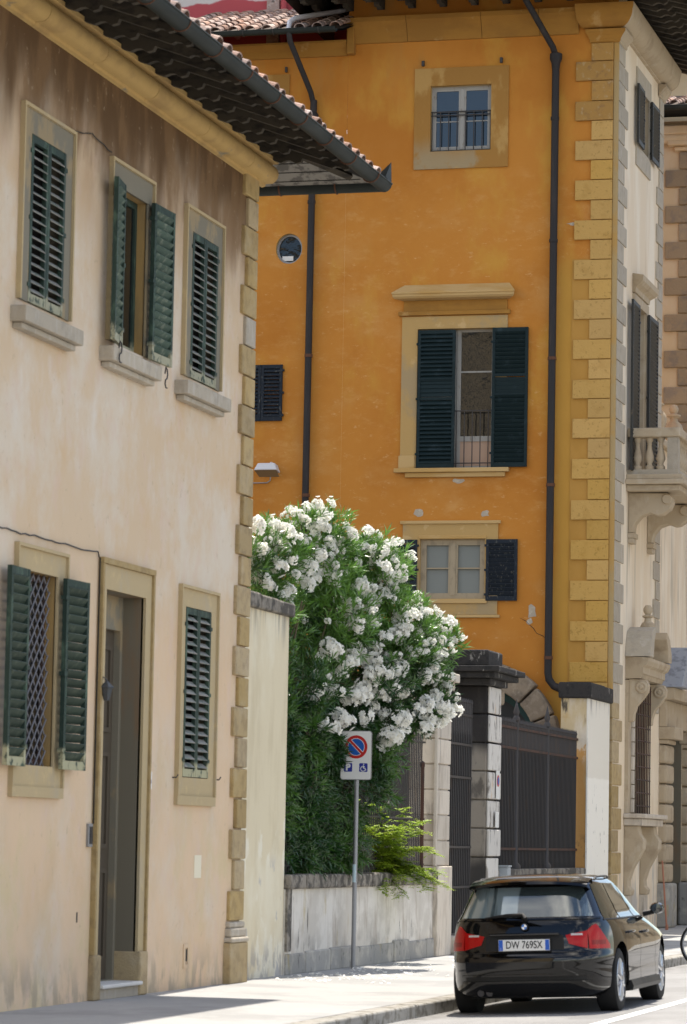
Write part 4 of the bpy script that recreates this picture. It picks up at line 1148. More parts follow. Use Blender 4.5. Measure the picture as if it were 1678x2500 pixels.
rf = MB().quad((-17.2, YF, ZF + .05), (XF, YF, ZF + .05), (XF - 4, YF + 4, ZF + .05 + 4 * SP), (-17.2, YF + 4, ZF + .05 + 4 * SP))
rf.quad((XF, YF, ZF + .05), (XF, 67, ZF + .05), (XF - 4, 67, ZF + .05 + 4 * SP), (XF - 4, YF + 4, ZF + .05 + 4 * SP))
rf.quad((-17.2, YF, ZF + .05), (-17.2, YF + 4, ZF + .05 + 4 * SP), (-17.2, 67, ZF + .05), (-17.2, 67, ZF - .2))
rf.quad((-17.2, YF + 4, ZF + .05 + 4 * SP), (XF - 4, YF + 4, ZF + .05 + 4 * SP), (XF - 4, 67, ZF + .05 + 4 * SP), (-17.2, 67, ZF + .05 + 4 * SP))
part('roof', rf, 'roofbase', PZ)
gm = MB(); half_gutter(gm, (-16.7, YF - .07, ZF + .03), (XF + .1, YF - .07, ZF + .03), .09, (0, -1, 0)); part('gutter', gm, 'gutter', PZ, smooth=True)
gm = MB(); half_gutter(gm, (XF + .07, YF - .1, ZF + .03), (XF + .07, 67, ZF + .03), .09, (1, 0, 0)); part('gutter', gm, 'gutter', PZ, smooth=True)
# right downpipe with elbow joints
def downpipe(t, pts, r, joints, x, y, foot=None):
    part('downpipe', MB().tube(pts, r, 12), 'pipe', t, smooth=True)
    for zj in joints:
        part('pipe_collar', MB().tube([(x, y, zj - .03), (x, y, zj + .03)], r + .012, 12), 'rustring' if zj < 12 else 'pipe', t, smooth=True)
downpipe(PZ, [(-12.55, YO - 1.1, 17.65), (-12.50, YO - .95, 17.45), (-12.13, YO - .18, 16.72), (-12.08, YO - .12, 16.55)], .06, (), 0, 0)
downpipe(PZ, [(-12.08, YO - .12, 16.62), (-12.09, YO - .12, 4.82), (-12.07, YO - .12, 4.70), (-11.98, YO - .12, 4.58), (-11.6, YO - .12, 4.42)], .072, (15.35, 13.0, 10.75, 8.35, 5.1), -12.085, YO - .12)
part('pipe_hopper', MB().lathe([(.075, 16.3), (.085, 16.42), (.12, 16.5), (.12, 16.6), (.07, 16.62)], (-12.08, YO - .12, 0), 12), 'pipe', PZ, smooth=True)
# cream side: upper window
mb = MB()
for (p0, p1, q0, q1) in ((62.15, 62.70, 14.86, 16.80), (63.62, 63.80, 14.86, 16.80), (62.70, 63.62, 16.42, 16.80), (62.70, 63.62, 14.86, 15.25)):
    slab(mb, fw, p0, p1, q0, q1, -.03, .01)
part('window_surround', mb, 'greystone', PZ)
shutter(PZ, (XC + .07, 62.70, 15.25), R(-90 + 1), -1, .74, 1.17, 15, 'greyblack')
shutter(PZ, (XC + .07, 63.62, 15.25), R(90 - 1), 1, .80, 1.17, 15, 'greyblack')
mb = MB(); frame(mb, fw, W4[0], W4[1], W4[2], W4[3], .07, .2, .26); w_ = part('window', mb, 'greyblack', PZ)
part('pane', slab(MB(), fw, W4[0] + .07, W4[1] - .07, W4[2] + .07, W4[3] - .07, .22, .23), 'glass', w_)
# balcony door, hood
hp2 = [(.0, 12.30), (.10, 12.31), (.12, 12.40), (.26, 12.46), (.34, 12.52), (.36, 12.62), (.0, 12.68)]
mb = MB(); n_ = len(hp2)
mb.v = [(XC + p * .66, 61.98 - p * .35, q) for p, q in hp2] + [(XC + p * .66, 63.55 + p * .35, q) for p, q in hp2]
for k in range(n_): mb.f.append((k, (k + 1) % n_, n_ + (k + 1) % n_, n_ + k))
mb.f += [tuple(range(n_)), tuple(range(n_, 2 * n_))]
part('window_hood', mb, 'sandcarve', PZ)
mb = MB(); slab(mb, fw, 61.98, 62.26, 8.72, 12.28, -.05, .01); slab(mb, fw, 63.40, 63.62, 8.72, 12.28, -.05, .01); slab(mb, fw, 62.26, 63.40, 12.1, 12.28, -.05, .01)
part('window_surround', mb, 'sandcarve', PZ)
shutter(PZ, (XC + .09, 62.28, 8.78), R(-90 + 1), -1, .85, 3.3, 40, 'greyblack')
shutter(PZ, (XC + .09, 63.38, 8.78), R(90 - 1), 1, .95, 3.3, 40, 'greyblack')
mb = MB(); frame(mb, fw, BD[0], BD[1], BD[2], BD[3], .09, .2, .27); w_ = part('balcony_door', mb, 'greyblack', PZ)
part('pane', slab(MB(), fw, BD[0] + .09, BD[1] - .09, BD[2] + .09, BD[3] - .09, .22, .23), 'glass', w_)
# balcony
BY0, BY1, BX = 61.6, 64.9, -9.92
mb = bx(XC, BX + .1, BY0 - .12, BY1 + .12, 8.60, 8.70); mb.box(XC, BX + .16, BY0 - .2, BY1 + .2, 8.50, 8.597); mb.box(XC, BX + .06, BY0 - .1, BY1 + .1, 8.38, 8.497)
part('balcony_slab', mb, 'sandcarve', PZ, bevel=.015)
part('balcony_plinth', MB().box(XC, BX, BY0, BY0 + .22, 8.702, 8.80).box(BX - .22, BX, BY0 + .222, BY1, 8.702, 8.80), 'greystone', PZ)
part('balcony_handrail', MB().box(XC + .002, BX + .05, BY0 - .05, BY0 + .25, 9.42, 9.60).box(BX - .25, BX + .05, BY0 + .252, BY1, 9.42, 9.60), 'sandcarve', PZ, bevel=.03)
part('balcony_pier', bx(BX - .21, BX, BY0, BY0 + .21, 8.802, 9.418), 'greystone', PZ)
bal = [(.085, 0), (.085, .07), (.055, .09), (.05, .12), (.09, .20), (.085, .26), (.05, .40), (.042, .48), (.05, .50), (.042, .52), (.07, .57), (.075, .62)]
bm_ = MB().lathe(bal, (0, 0, 0), 12).mesh('baluster', M['sandcarve'], True)
for x in (-10.72, -10.49, -10.27): link('baluster', bm_, PZ, Matrix.Translation((x, BY0 + .11, 8.80)))
y = BY0 + .42
while y < BY1: link('baluster', bm_, PZ, Matrix.Translation((BX - .11, y, 8.80))); y += .24
br = [(0, 7.60), (.10, 7.60), (.11, 7.70), (.13, 7.78), (.25, 7.92), (.42, 7.98), (.55, 7.93), (.66, 7.95), (.80, 8.05), (.86, 8.18), (.84, 8.28), (.76, 8.36), (0, 8.375)]
for y in (61.75, 63.9):
    part('balcony_bracket', MB().prism(br, lambda p, q, t: (XC + p, t, q), y, y + .32), 'sandcarve', PZ, bevel=.02)
    part('bracket_scroll', MB().lathe([(.085, -.03), (.10, 0), (.10, .36), (.085, .39)], (XC + .75, y - .02, 8.24), 16, 'Y'), 'sandcarve', PZ, smooth=True)
    mbx = bx(XC, XC + .14, y - .02, y + .34, 7.50, 7.597); mbx.box(XC, XC + .11, y, y + .32, 7.40, 7.497); part('bracket_foot', mbx, 'sandcarve', PZ, bevel=.01)
# ground floor aedicule window
mb = MB(); slab(mb, fw, 61.62, 61.95, 2.25, 4.78, -.07, .01); slab(mb, fw, 63.55, 63.90, 2.25, 4.78, -.07, .01); slab(mb, fw, 61.95, 63.55, 4.55, 4.78, -.07, .01)
part('window_surround', mb, 'sandcarve', PZ)
for k in range(7):
    part('jamb_block', bx(XC + .072, XC + .13, 61.90, 62.02, 2.27 + k * .27, 2.52 + k * .27), 'palestone', PZ, bevel=.01)
sc = [(.07, 3.98), (.16, 4.0), (.17, 4.12), (.22, 4.28), (.34, 4.42), (.43, 4.55), (.45, 4.68), (.40, 4.78), (.07, 4.80)]
for y in (61.62, 63.68):
    part('scroll_bracket', MB().prism(sc, lambda p, q, t: (XC + p, t, q), y, y + .22), 'sandcarve', PZ, bevel=.015)
    part('scroll', MB().lathe([(.03, -.045), (.05, -.02), (.085, -.03), (.12, 0), (.12, .24), (.1, .26)], (XC + .31, y - .01, 4.64), 18, 'Y'), 'sandcarve', PZ, smooth=True)
co = [(.0, 4.80), (.30, 4.81), (.33, 4.88), (.36, 4.90), (.36, 5.02), (.42, 5.06), (.46, 5.14), (.46, 5.20), (.0, 5.22)]
mb = MB(); n_ = len(co)
mb.v = [(XC + p, 61.60 - p * .25, q) for p, q in co] + [(XC + p, 64.0 + p * .2, q) for p, q in co]
for k in range(n_): mb.f.append((k, (k + 1) % n_, n_ + (k + 1) % n_, n_ + k))
mb.f += [tuple(range(n_)), tuple(range(n_, 2 * n_))]
part('window_cornice', mb, 'sandcarve', PZ)
part('pediment_slab', MB().prism([(61.52, 5.22), (61.62, 5.5), (61.75, 5.72), (62.1, 5.82), (62.12, 5.72), (61.95, 5.5), (61.9, 5.22)], lambda p, q, t: (t, p, q), XC, XC + .50), 'greystone', PZ, bevel=.015)
part('pediment_slab', MB().prism([(64.0, 5.22), (64.0, 5.4), (63.8, 5.68), (63.45, 5.80), (63.42, 5.66), (63.62, 5.45), (63.66, 5.22)], lambda p, q, t: (t, p, q), XC, XC + .50), 'sandcarve', PZ, bevel=.015)
part('finial', MB().lathe([(.10, 5.22), (.10, 5.72), (.145, 5.76), (.16, 5.82), (.12, 5.90), (.07, 5.94), (.065, 6.0), (.11, 6.03), (.11, 6.05), (.05, 6.07), (.09, 6.13), (.09, 6.19), (.05, 6.25), (.0, 6.26)], (XC + .3, 62.35, 0), 16), 'sandcarve', PZ, smooth=True)
mb = bx(XC, XC + .44, 61.50, 64.05, 2.16, 2.245); mb.box(XC, XC + .36, 61.56, 63.99, 2.02, 2.158); part('window_shelf', mb, 'palestone', PZ, bevel=.02)
sb = [(0, .70), (.14, .70), (.16, .80), (.10, .86), (.09, .98), (.16, 1.2), (.28, 1.42), (.37, 1.58), (.38, 1.74), (.30, 1.86), (.27, 2.018), (0, 2.018)]
for y in (61.62, 63.4): part('shelf_bracket', MB().prism(sb, lambda p, q, t: (XC + p, t, q), y, y + .34), 'sandcarve', PZ, bevel=.02)
for y in (61.58, 63.36): part('bracket_base', bx(XC, XC + .10, y, y + .42, .0, .698), 'palestone', PZ)
mb = MB()
for k in range(9): mb.tube([(XC + .16, 62.02 + k * .19, 2.26), (XC + .16, 62.02 + k * .19, 4.75)], .012, 6)
for k in range(10): mb.tube([(XC + .16, 61.98, 2.4 + k * .25), (XC + .16, 63.58, 2.4 + k * .25)], .014, 6)
part('window_grille', mb, 'rustiron', PZ)
mb = MB(); frame(mb, fw, AW[0], AW[1], AW[2], AW[3], .1, .28, .34); w_ = part('window', mb, 'greyblack', PZ)
part('pane', slab(MB(), fw, AW[0] + .1, AW[1] - .1, AW[2] + .1, AW[3] - .1, .30, .31), 'glass', w_)

# ================================================================== LEFT WING OF THE PALAZZO
WG = thing('orange_wing', 'lower orange wing with a round window and tiled eave, behind the beige house roof', 'building', (-18, 62, 0))
RW = (-17.32, 13.02, .265)
sq = .30
ca = [(RW[0] + RW[2] * math.cos(2 * math.pi * k / 32), RW[1] + (RW[2] + .03) * math.sin(2 * math.pi * k / 32)) for k in range(33)]
co_ = []
for k in range(33):
    a = 2 * math.pi * k / 32; c, s = math.cos(a), math.sin(a); m_ = max(abs(c), abs(s)); co_.append((RW[0] + sq * c / m_, RW[1] + sq * s / m_))
mb = MB(); wall(mb, fo, -24, -16.202, 0, 17.0, [(RW[0] - sq, RW[0] + sq, RW[1] - sq, RW[1] + sq, 0, ca, co_)])
mb.quad((-24, YO, 0), (-24, 66, 0), (-24, 66, 17), (-24, YO, 17))
part('wall', mb, 'orange', WG)
mb = MB()
for k in range(32):
    a, b = ca[k], ca[k + 1]; mb.quad(fo(*a, 0), fo(*b, 0), fo(*b, .25), fo(*a, .25))
part('window_reveal', mb, 'otrim2', WG)
mb = MB()
for k in range(32):
    a0, a1 = 2 * math.pi * k / 32, 2 * math.pi * (k + 1) / 32
    P = lambda a, r, d: fo(RW[0] + r * math.cos(a), RW[1] + (r + .03) * math.sin(a), d)
    mb.quad(P(a0, .265, .08), P(a1, .265, .08), P(a1, .225, .08), P(a0, .225, .08)); mb.quad(P(a0, .225, .08), P(a1, .225, .08), P(a1, .225, .14), P(a0, .225, .14))
w_ = part('round_window', mb, 'galv', WG)
mb = MB(); mb.v = [fo(RW[0] + .225 * math.cos(2 * math.pi * k / 32), RW[1] + .255 * math.sin(2 * math.pi * k / 32), .12) for k in range(32)]; mb.f = [tuple(range(32))]
part('pane', mb, 'oldglass', w_)
part('inner_ledge', slab(MB(), fo, RW[0] - .16, RW[0] + .06, RW[1] - .22, RW[1] - .13, .10, .118), 'platewhite', w_)
shutter(WG, (-17.39, YO - .03, 9.66), R(180), 1, .42, 1.09, 13, 'bluegrey', fill=.80)
shutter(WG, (-18.24, YO - .03, 9.66), 0, -1, .42, 1.09, 13, 'bluegrey', fill=.80)
part('window_surround', trimframe((-17.90, -17.37, 15.2, 16.46), (-17.72, -17.60, 15.5, 16.2), 'otrim'), 'otrim', WG)
part('wall_bracket', slab(MB(), fo, -17.46, -17.42, 16.50, 16.60, -.06, .01), 'iron', WG)
cw = [(0, 16.77), (.05, 16.78), (.08, 16.90), (.16, 17.02), (.16, 17.06), (0, 17.06)]
part('cornice', MB().prism(cw, lambda p, q, t: (t, YO - p, q), -24, -16.21), 'pcornice', WG)
YG, ZG = YO - 1.0, 17.05
mb = MB().quad((-24, YG, ZG + .02), (-16.05, YG, ZG + .02), (-16.05, YO + 2.6, ZG + .02 + 3.6 * .36), (-24, YO + 2.6, ZG + .02 + 3.6 * .36)); part('roof', mb, 'roofbase', WG)
mb = MB().quad((-24, YG + .01, ZG - .02), (-16.05, YG + .01, ZG - .02), (-16.05, YO, ZG + .33), (-24, YO, ZG + .33)); part('eave_boards', mb, 'soffit', WG)
tiles(WG, (-19.6, YG - .05, ZG + .04), (1, 0, 0), (0, 1, .36), 11, 11, sp=.34, step=.33)
gm = MB(); half_gutter(gm, (-24, YG - .08, ZG + .02), (-16.16, YG - .08, ZG + .02), .085, (0, -1, 0)); part('gutter', gm, 'gutter', WG, smooth=True)
for x in (-18.0, -17.4, -16.5):
    pts = [(x, YG - .08 + .093 * math.cos(a), ZG + .02 + .093 * math.sin(a)) for a in [math.pi + k * math.pi / 8 for k in range(9)]]
    part('gutter_bracket', MB().tube(pts, .010, 6), 'iron', WG)
part('overflow_pipe', MB().tube([(-17.12, YG - .06, ZG + .03), (-17.12, YG + .03, ZG + .20), (-17.05, YG + .15, ZG + .30), (-16.30, YG + 1.3, ZG + .72)], .05, 10), 'zinc', WG, smooth=True)
downpipe(WG, [(-17.10, YG - .08, ZG - .04), (-17.08, YG - .06, ZG - .2), (-16.90, YO - .16, 16.05), (-16.86, YO - .11, 15.85)], .055, (), 0, 0)
downpipe(WG, [(-16.85, YO - .11, 15.9), (-16.87, YO - .11, 4.0)], .068, (15.0, 13.9, 10.9, 8.2), -16.855, YO - .11)
part('pipe_hopper', MB().lathe([(.07, 15.3), (.10, 15.42), (.10, 15.62), (.07, 15.66)], (-16.85, YO - .11, 0), 12), 'pipe', WG, smooth=True)
FL = thing('floodlight', 'small white floodlight on the orange wall just above the oleander', 'floodlight', (-17.57, 60.1, 8.7))
mb = MB(); mb.v = [(-17.80, 59.72, 8.66), (-17.34, 59.72, 8.66), (-17.34, 60.0, 8.62), (-17.80, 60.0, 8.62), (-17.74, 59.78, 8.80), (-17.40, 59.78, 8.80), (-17.40, 60.0, 8.78), (-17.74, 60.0, 8.78)]
mb.f = [(0, 1, 2, 3), (4, 5, 6, 7), (0, 1, 5, 4), (1, 2, 6, 5), (2, 3, 7, 6), (3, 0, 4, 7)]
part('housing', mb, 'lampwhite', FL, bevel=.02)
part('glass', MB().quad((-17.79, 59.735, 8.655), (-17.35, 59.735, 8.655), (-17.37, 60.02, 8.555), (-17.77, 60.02, 8.555)), 'lampglass', FL)
part('bracket', MB().tube([(-17.57, 59.95, 8.76), (-17.57, 60.12, 8.84), (-17.57, 60.2, 8.84)], .02, 6), 'lampwhite', FL)
cp = part('conduit', MB().tube([(-18.6, YO - .02, 8.455), (-17.66, YO - .02, 8.46), (-17.60, YO - .02, 8.50), (-17.58, YO - .04, 8.62)], .012, 6), 'galv', WG)

# raised block behind the wing
RB = thing('red_attic', 'peeling red and grey plastered attic block rising behind the tiled wing roof', 'building', (-19, 65, 17))
part('wall', bx(-26, -15.6, YO + 2.6, YO + 6, 17, 20.5), 'redwall', RB)
part('corner_strip', bx(-18.62, -18.36, YO + 2.52, YO + 2.6, 17.3, 20.5), 'tile', RB)
part('vent_pipe', MB().tube([(-18.25, YO + 2.5, 17.6), (-18.25, YO + 2.5, 20.4)], .06, 10), 'redwall', RB)

# ================================================================== TERRACE WING AND FAR BLOCK ON THE RIGHT
TWg = thing('terrace_wing', 'low cream wing beyond the palazzo with a rusticated portal and urns on its parapet', 'building', (-12.5, 72, 0))
XT = -10.97; ft = fX(XT)
PD = (66.95, 68.9, 0, 3.95)
mb = MB(); wall(mb, ft, 65.36, 80, 0, 9.75, [(*PD, 0)]); mb.quad((XT, 65.36, 9.75), (XT, 80, 9.75), (-16, 80, 9.75), (-16, 65.36, 9.75)); mb.quad((XT, 80, 0), (-16, 80, 0), (-16, 80, 9.75), (XT, 80, 9.75))
part('wall', mb, 'cream', TWg)
part('parapet_coping', bx(-11.3, -10.85, 65.38, 80, 9.752, 9.90), 'sandcarve', TWg, bevel=.02)
part('portal_reveal', reveal(MB(), ft, PD, .6), 'reveal', TWg)
dd = part('portal_door', slab(MB(), ft, PD[0], PD[1], 0, PD[3], .5, .58), 'sheet', TWg)
for y0, y1 in ((66.0, 66.92), (68.92, 69.8)):
    for k in range(7):
        z0 = .9 + k * .40
        part('portal_block', bx(XT - .05, XT + .17, y0, y1, z0 + .012, z0 + .39), 'sandcarve', TWg, bevel=.06)
    part('portal_base', bx(XT - .05, XT + .24, y0 - .08, y1 + .05, 0, .90), 'plinth', TWg, bevel=.05)
    part('portal_capital', MB().box(XT - .05, XT + .20, y0, y1, 3.71, 3.80).box(XT - .05, XT + .34, y0 - .05, y1 + .05, 3.802, 4.05), 'sandcarve', TWg, bevel=.02)
mb = bx(XT, XT + .16, 65.95, 69.85, 4.052, 4.6); mb.box(XT, XT + .34, 65.85, 69.95, 4.602, 4.85); part('portal_entablature', mb, 'sandcarve', TWg, bevel=.02)
part('portal_pediment', MB().prism([(65.8, 4.852), (66.4, 5.5), (66.9, 5.72), (67.2, 5.6), (66.9, 5.2), (66.9, 4.852)], lambda p, q, t: (t, p, q), XT, XT + .5), 'slate', TWg, bevel=.02)
urn = [(.14, 0), (.14, .06), (.08, .10), (.10, .16), (.19, .32), (.21, .46), (.17, .58), (.09, .66), (.08, .72), (.15, .76), (.15, .79), (.07, .82), (.10, .88), (.10, .94), (.06, 1.0), (0, 1.02)]
um = MB().lathe(urn, (0, 0, 0), 14).mesh('urn', M['sandcarve'], True)
for y, s_, nm, lb in ((65.9, .95, 'stone_urn', 'slender pale stone urn on the parapet, nearest the cream palazzo side'), (68.0, 1.0, 'stone_urn', 'grey stone urn with ball top on the parapet at the right frame edge')):
    u = link(nm, um); u.location = (-11.05, y, 9.9); u.scale = (s_, s_, s_); tag(u, lb, 'urn', 'urns on the terrace parapet')

FB = thing('far_block', 'distant cream block with brown grey corner stones and tiled roof, at the right edge', 'building', (-13, 74, 0))
part('wall', bx(-20, -10.92, 72, 82, 0, 17.9), 'farcream', FB)
z = 9.0; k = 0
while z < 17.0:
    part('corner_stone', bx(-11.93 if k % 2 == 0 else -11.62, -10.90, 71.94, 72.1, z + .01, z + .395), 'farstone', FB, bevel=.02); z += .41; k += 1
mb = bx(-11.72, -10.86, 71.86, 72.1, 17.2, 17.3); mb.box(-11.86, -10.7, 71.74, 72.1, 17.302, 17.42); mb.box(-20, -10.6, 71.7, 72.1, 17.55, 17.75)
part('cornice', mb, 'farcream', FB, bevel=.03)
part('cornice_roll', MB().tube([(-20, 71.85, 17.48), (-10.7, 71.85, 17.48)], .12, 12), 'farcream', FB, smooth=True)
YB, ZB = 71.0, 18.02
mb = MB().quad((-20, YB, ZB), (-9.9, YB, ZB), (-9.9, 76, ZB + 1.4), (-20, 76, ZB + 1.4)); part('roof', mb, 'roofbase', FB)
mb = MB().quad((-20, YB, ZB - .05), (-9.9, YB, ZB - .05), (-9.9, 72, ZB - .02), (-20, 72, ZB - .02)); part('eave_boards', mb, 'soffit', FB)
tiles(FB, (-12.6, YB - .05, ZB + .03), (1, 0, 0), (0, 1, .28), 8, 6, sp=.34, step=.36)
gm = MB(); half_gutter(gm, (-20, YB - .08, ZB - .01), (-9.9, YB - .08, ZB - .01), .09, (0, -1, 0)); part('gutter', gm, 'gutter', FB, smooth=True)

OPP = thing('added_opposite_house', 'long ochre house added out of view across the street, for the car to mirror', 'house', (4, 110, 0))  # unseen, added and sized to give the car's side something to reflect
fp = lambda a, b, d=0: (1.6 + d, a, b)
hs = [(y_, y_ + 1.2, z_, z_ + 2.0) for y_ in range(66, 168, 4) for z_ in (1.4, 5.6, 9.6, 13.2)]
mb = MB(); wall(mb, fp, 64, 170, 0, 17, [(*h, 0) for h in hs]); mb.quad((1.6, 64, 17), (12, 64, 17), (12, 170, 17), (1.6, 170, 17)).quad((12, 64, 0), (12, 170, 0), (12, 170, 17), (12, 64, 17))
mb.quad((1.6, 64, 0), (12, 64, 0), (12, 64, 17), (1.6, 64, 17)).quad((1.6, 170, 0), (12, 170, 0), (12, 170, 17), (1.6, 170, 17))
part('wall', mb, 'farcream', OPP)
mb = MB()
for h in hs: slab(mb, fp, *h, .2, .25)
part('window_panes', mb, 'glass', OPP)['kind'] = 'stuff'
part('upper_floor', bx(-16, -8, 77, 84, 18.5, 23), 'farcream', FB)
part('upper_eave', bx(-16.5, -7.5, 76.4, 84, 20.6, 20.8), 'soffit', FB)

BHH = thing('added_mirrored_house', 'tall sunlit tan house added behind the camera, to be mirrored in the palazzo window panes', 'house', (-45, -34, 0))  # unseen, added and sized to fill the reflection in the main window
fb = lambda a, b, d=0: (a, -30 - d, b)
hs = [(x_, x_ + 1.6, z_, z_ + 2.6) for x_ in range(-76, -16, 4) for z_ in (2, 6, 10, 14, 18, 22, 26)]
mb = MB(); wall(mb, fb, -78, -14, 0, 29.5, [(*h, 0) for h in hs]); mb.quad((-78, -30, 29.5), (-14, -30, 29.5), (-14, -42, 29.5), (-78, -42, 29.5)).quad((-14, -30, 0), (-14, -42, 0), (-14, -42, 29.5), (-14, -30, 29.5))
part('wall', mb, 'farcream', BHH)
mb = MB()
for h in hs: slab(mb, fb, *h, .2, .25)
part('window_panes', mb, 'glass', BHH)['kind'] = 'stuff'
part('eave', bx(-78.5, -13.5, -30, -28.8, 29.3, 29.6), 'wood', BHH)

LPo = part('leaning_pole', MB().tube([(-10.55, 64.6, .0), (-10.75, 65.2, 1.35)], .018, 8).lathe([(.03, 0), (.03, .1), (.02, .12)], (-10.55, 64.6, -.01), 8), 'rubberpole', None)
tag(LPo, 'thin reddish pole leaning by the portal base behind the car', 'pole')
def lerp_(a, b, t): return a + (b - a) * t
# ================================================================== OLEANDER
FC = [(-11.54, 38.92, 5.48), (-11.46, 39.46, 5.57), (-11.52, 39.12, 5.29), (-11.45, 39.52, 5.34), (-11.35, 39.82, 5.43), (-11.23, 39.67, 5.4), (-11.29, 39.45, 5.49), (-11.22, 40.38, 5.57), (-11.04, 40.38, 5.76), (-11.07, 40.27, 5.66), (-11.09, 40.88, 5.61), (-10.92, 40.88, 5.63), (-11.04, 40.87, 5.51), (-11.02, 40.59, 5.36), (-10.97, 40.86, 5.34), (-11.06, 40.2, 5.26), (-11.08, 40.57, 5.24), (-11.17, 40.53, 5.05), (-11.2, 40.13, 5.1), (-11.42, 39.72, 5.26), (-11.47, 39.52, 5.15), (-11.34, 39.32, 5.01), (-11.6, 39.21, 5.08), (-11.6, 39.06, 5.2), (-11.5, 39.08, 4.85), (-11.41, 39.08, 4.77), (-11.46, 39.69, 4.64), (-11.34, 39.68, 4.74), (-11.37, 39.81, 4.57), (-11.3, 40.18, 4.94), (-11.23, 40.22, 4.86), (-11.09, 40.78, 5.11), (-10.98, 40.61, 5.04), (-11.18, 40.43, 4.96), (-10.64, 41.54, 5.36), (-10.64, 41.95, 5.42), (-10.59, 42.02, 5.36), (-10.55, 41.47, 5.21), (-10.47, 41.71, 5.11), (-10.41, 41.91, 5.12), (-10.71, 41.77, 4.99), (-10.59, 41.64, 4.89), (-10.55, 41.89, 4.95), (-10.53, 41.66, 4.81), (-10.73, 41.35, 4.87), (-10.77, 41.16, 4.94), (-10.82, 40.98, 4.68), (-10.91, 40.93, 4.64), (-10.74, 41.39, 4.67), (-10.74, 41.64, 4.77), (-10.69, 41.56, 4.54), (-10.88, 41.3, 4.42), (-10.94, 41.07, 4.46), (-10.38, 42.59, 4.86), (-10.32, 42.46, 4.71), (-10.31, 42.08, 4.62), (-10.49, 42.2, 4.62), (-10.35, 42.61, 4.51), (-10.29, 42.71, 4.37), (-10.22, 42.61, 4.3), (-10.35, 42.42, 4.37), (-10.0, 42.85, 4.59), (-10.1, 43.09, 4.48), (-10.01, 43.09, 4.33), (-10.0, 42.88, 4.19), (-10.03, 42.64, 4.11), (-10.21, 42.85, 4.18), (-10.31, 42.72, 4.16), (-10.27, 42.11, 4.14), (-10.4, 42.37, 4.07), (-10.49, 41.85, 4.33), (-10.53, 41.53, 4.25), (-10.41, 41.95, 4.38), (-10.7, 41.61, 4.17), (-10.7, 41.69, 4.13), (-10.93, 40.41, 4.07), (-11.05, 40.56, 4.1), (-10.9, 40.47, 4.02), (-10.87, 41.13, 4.0), (-10.84, 40.87, 3.92), (-10.81, 41.41, 4.07), (-10.8, 41.52, 4.0), (-10.66, 41.48, 3.98), (-10.63, 41.95, 4.05), (-10.41, 41.93, 3.92), (-10.42, 41.71, 3.87), (-10.92, 40.88, 3.82), (-10.55, 41.37, 3.85), (-10.54, 41.52, 3.77), (-10.7, 41.3, 3.74), (-10.7, 41.46, 3.71), (-11.09, 40.04, 3.47), (-11.02, 40.11, 3.5), (-11.04, 40.79, 3.51), (-10.92, 40.64, 3.52), (-11.22, 40.38, 3.41), (-10.91, 41.16, 3.47), (-10.78, 41.06, 3.51), (-10.73, 41.26, 3.6), (-10.74, 41.26, 3.49), (-10.63, 41.64, 3.55), (-10.56, 41.78, 3.62), (-10.52, 41.86, 3.67), (-10.59, 41.73, 3.5), (-10.53, 42.15, 3.54), (-10.42, 42.06, 3.62), (-10.36, 42.15, 3.66), (-10.3, 42.52, 3.72), (-10.2, 42.38, 3.84), (-10.13, 42.6, 3.92), (-10.15, 43.07, 3.96), (-10.16, 42.68, 3.8), (-10.04, 42.98, 3.66), (-10.22, 42.13, 3.35), (-10.2, 42.5, 3.47), (-10.14, 42.77, 3.53), (-10.0, 42.65, 3.46), (-10.0, 43.11, 3.42), (-9.96, 43.22, 3.4), (-9.96, 42.77, 3.32), (-10.1, 42.89, 3.3), (-10.16, 42.62, 3.25), (-10.27, 42.53, 3.33), (-10.19, 42.47, 3.14), (-10.18, 42.77, 3.21), (-10.46, 42.14, 3.31), (-10.34, 41.85, 3.24), (-10.4, 41.74, 3.23), (-10.58, 41.79, 3.31), (-10.71, 41.71, 3.39), (-10.67, 41.22, 3.23), (-10.87, 40.87, 3.17), (-10.94, 40.81, 3.23), (-10.95, 40.54, 3.1), (-11.04, 40.34, 3.13), (-10.82, 40.86, 3.15), (-10.42, 41.93, 3.07), (-10.42, 42.1, 3.06), (-10.48, 41.73, 3.05), (-10.52, 41.67, 3.0), (-10.56, 41.9, 2.95), (-10.4, 41.69, 3.0)]
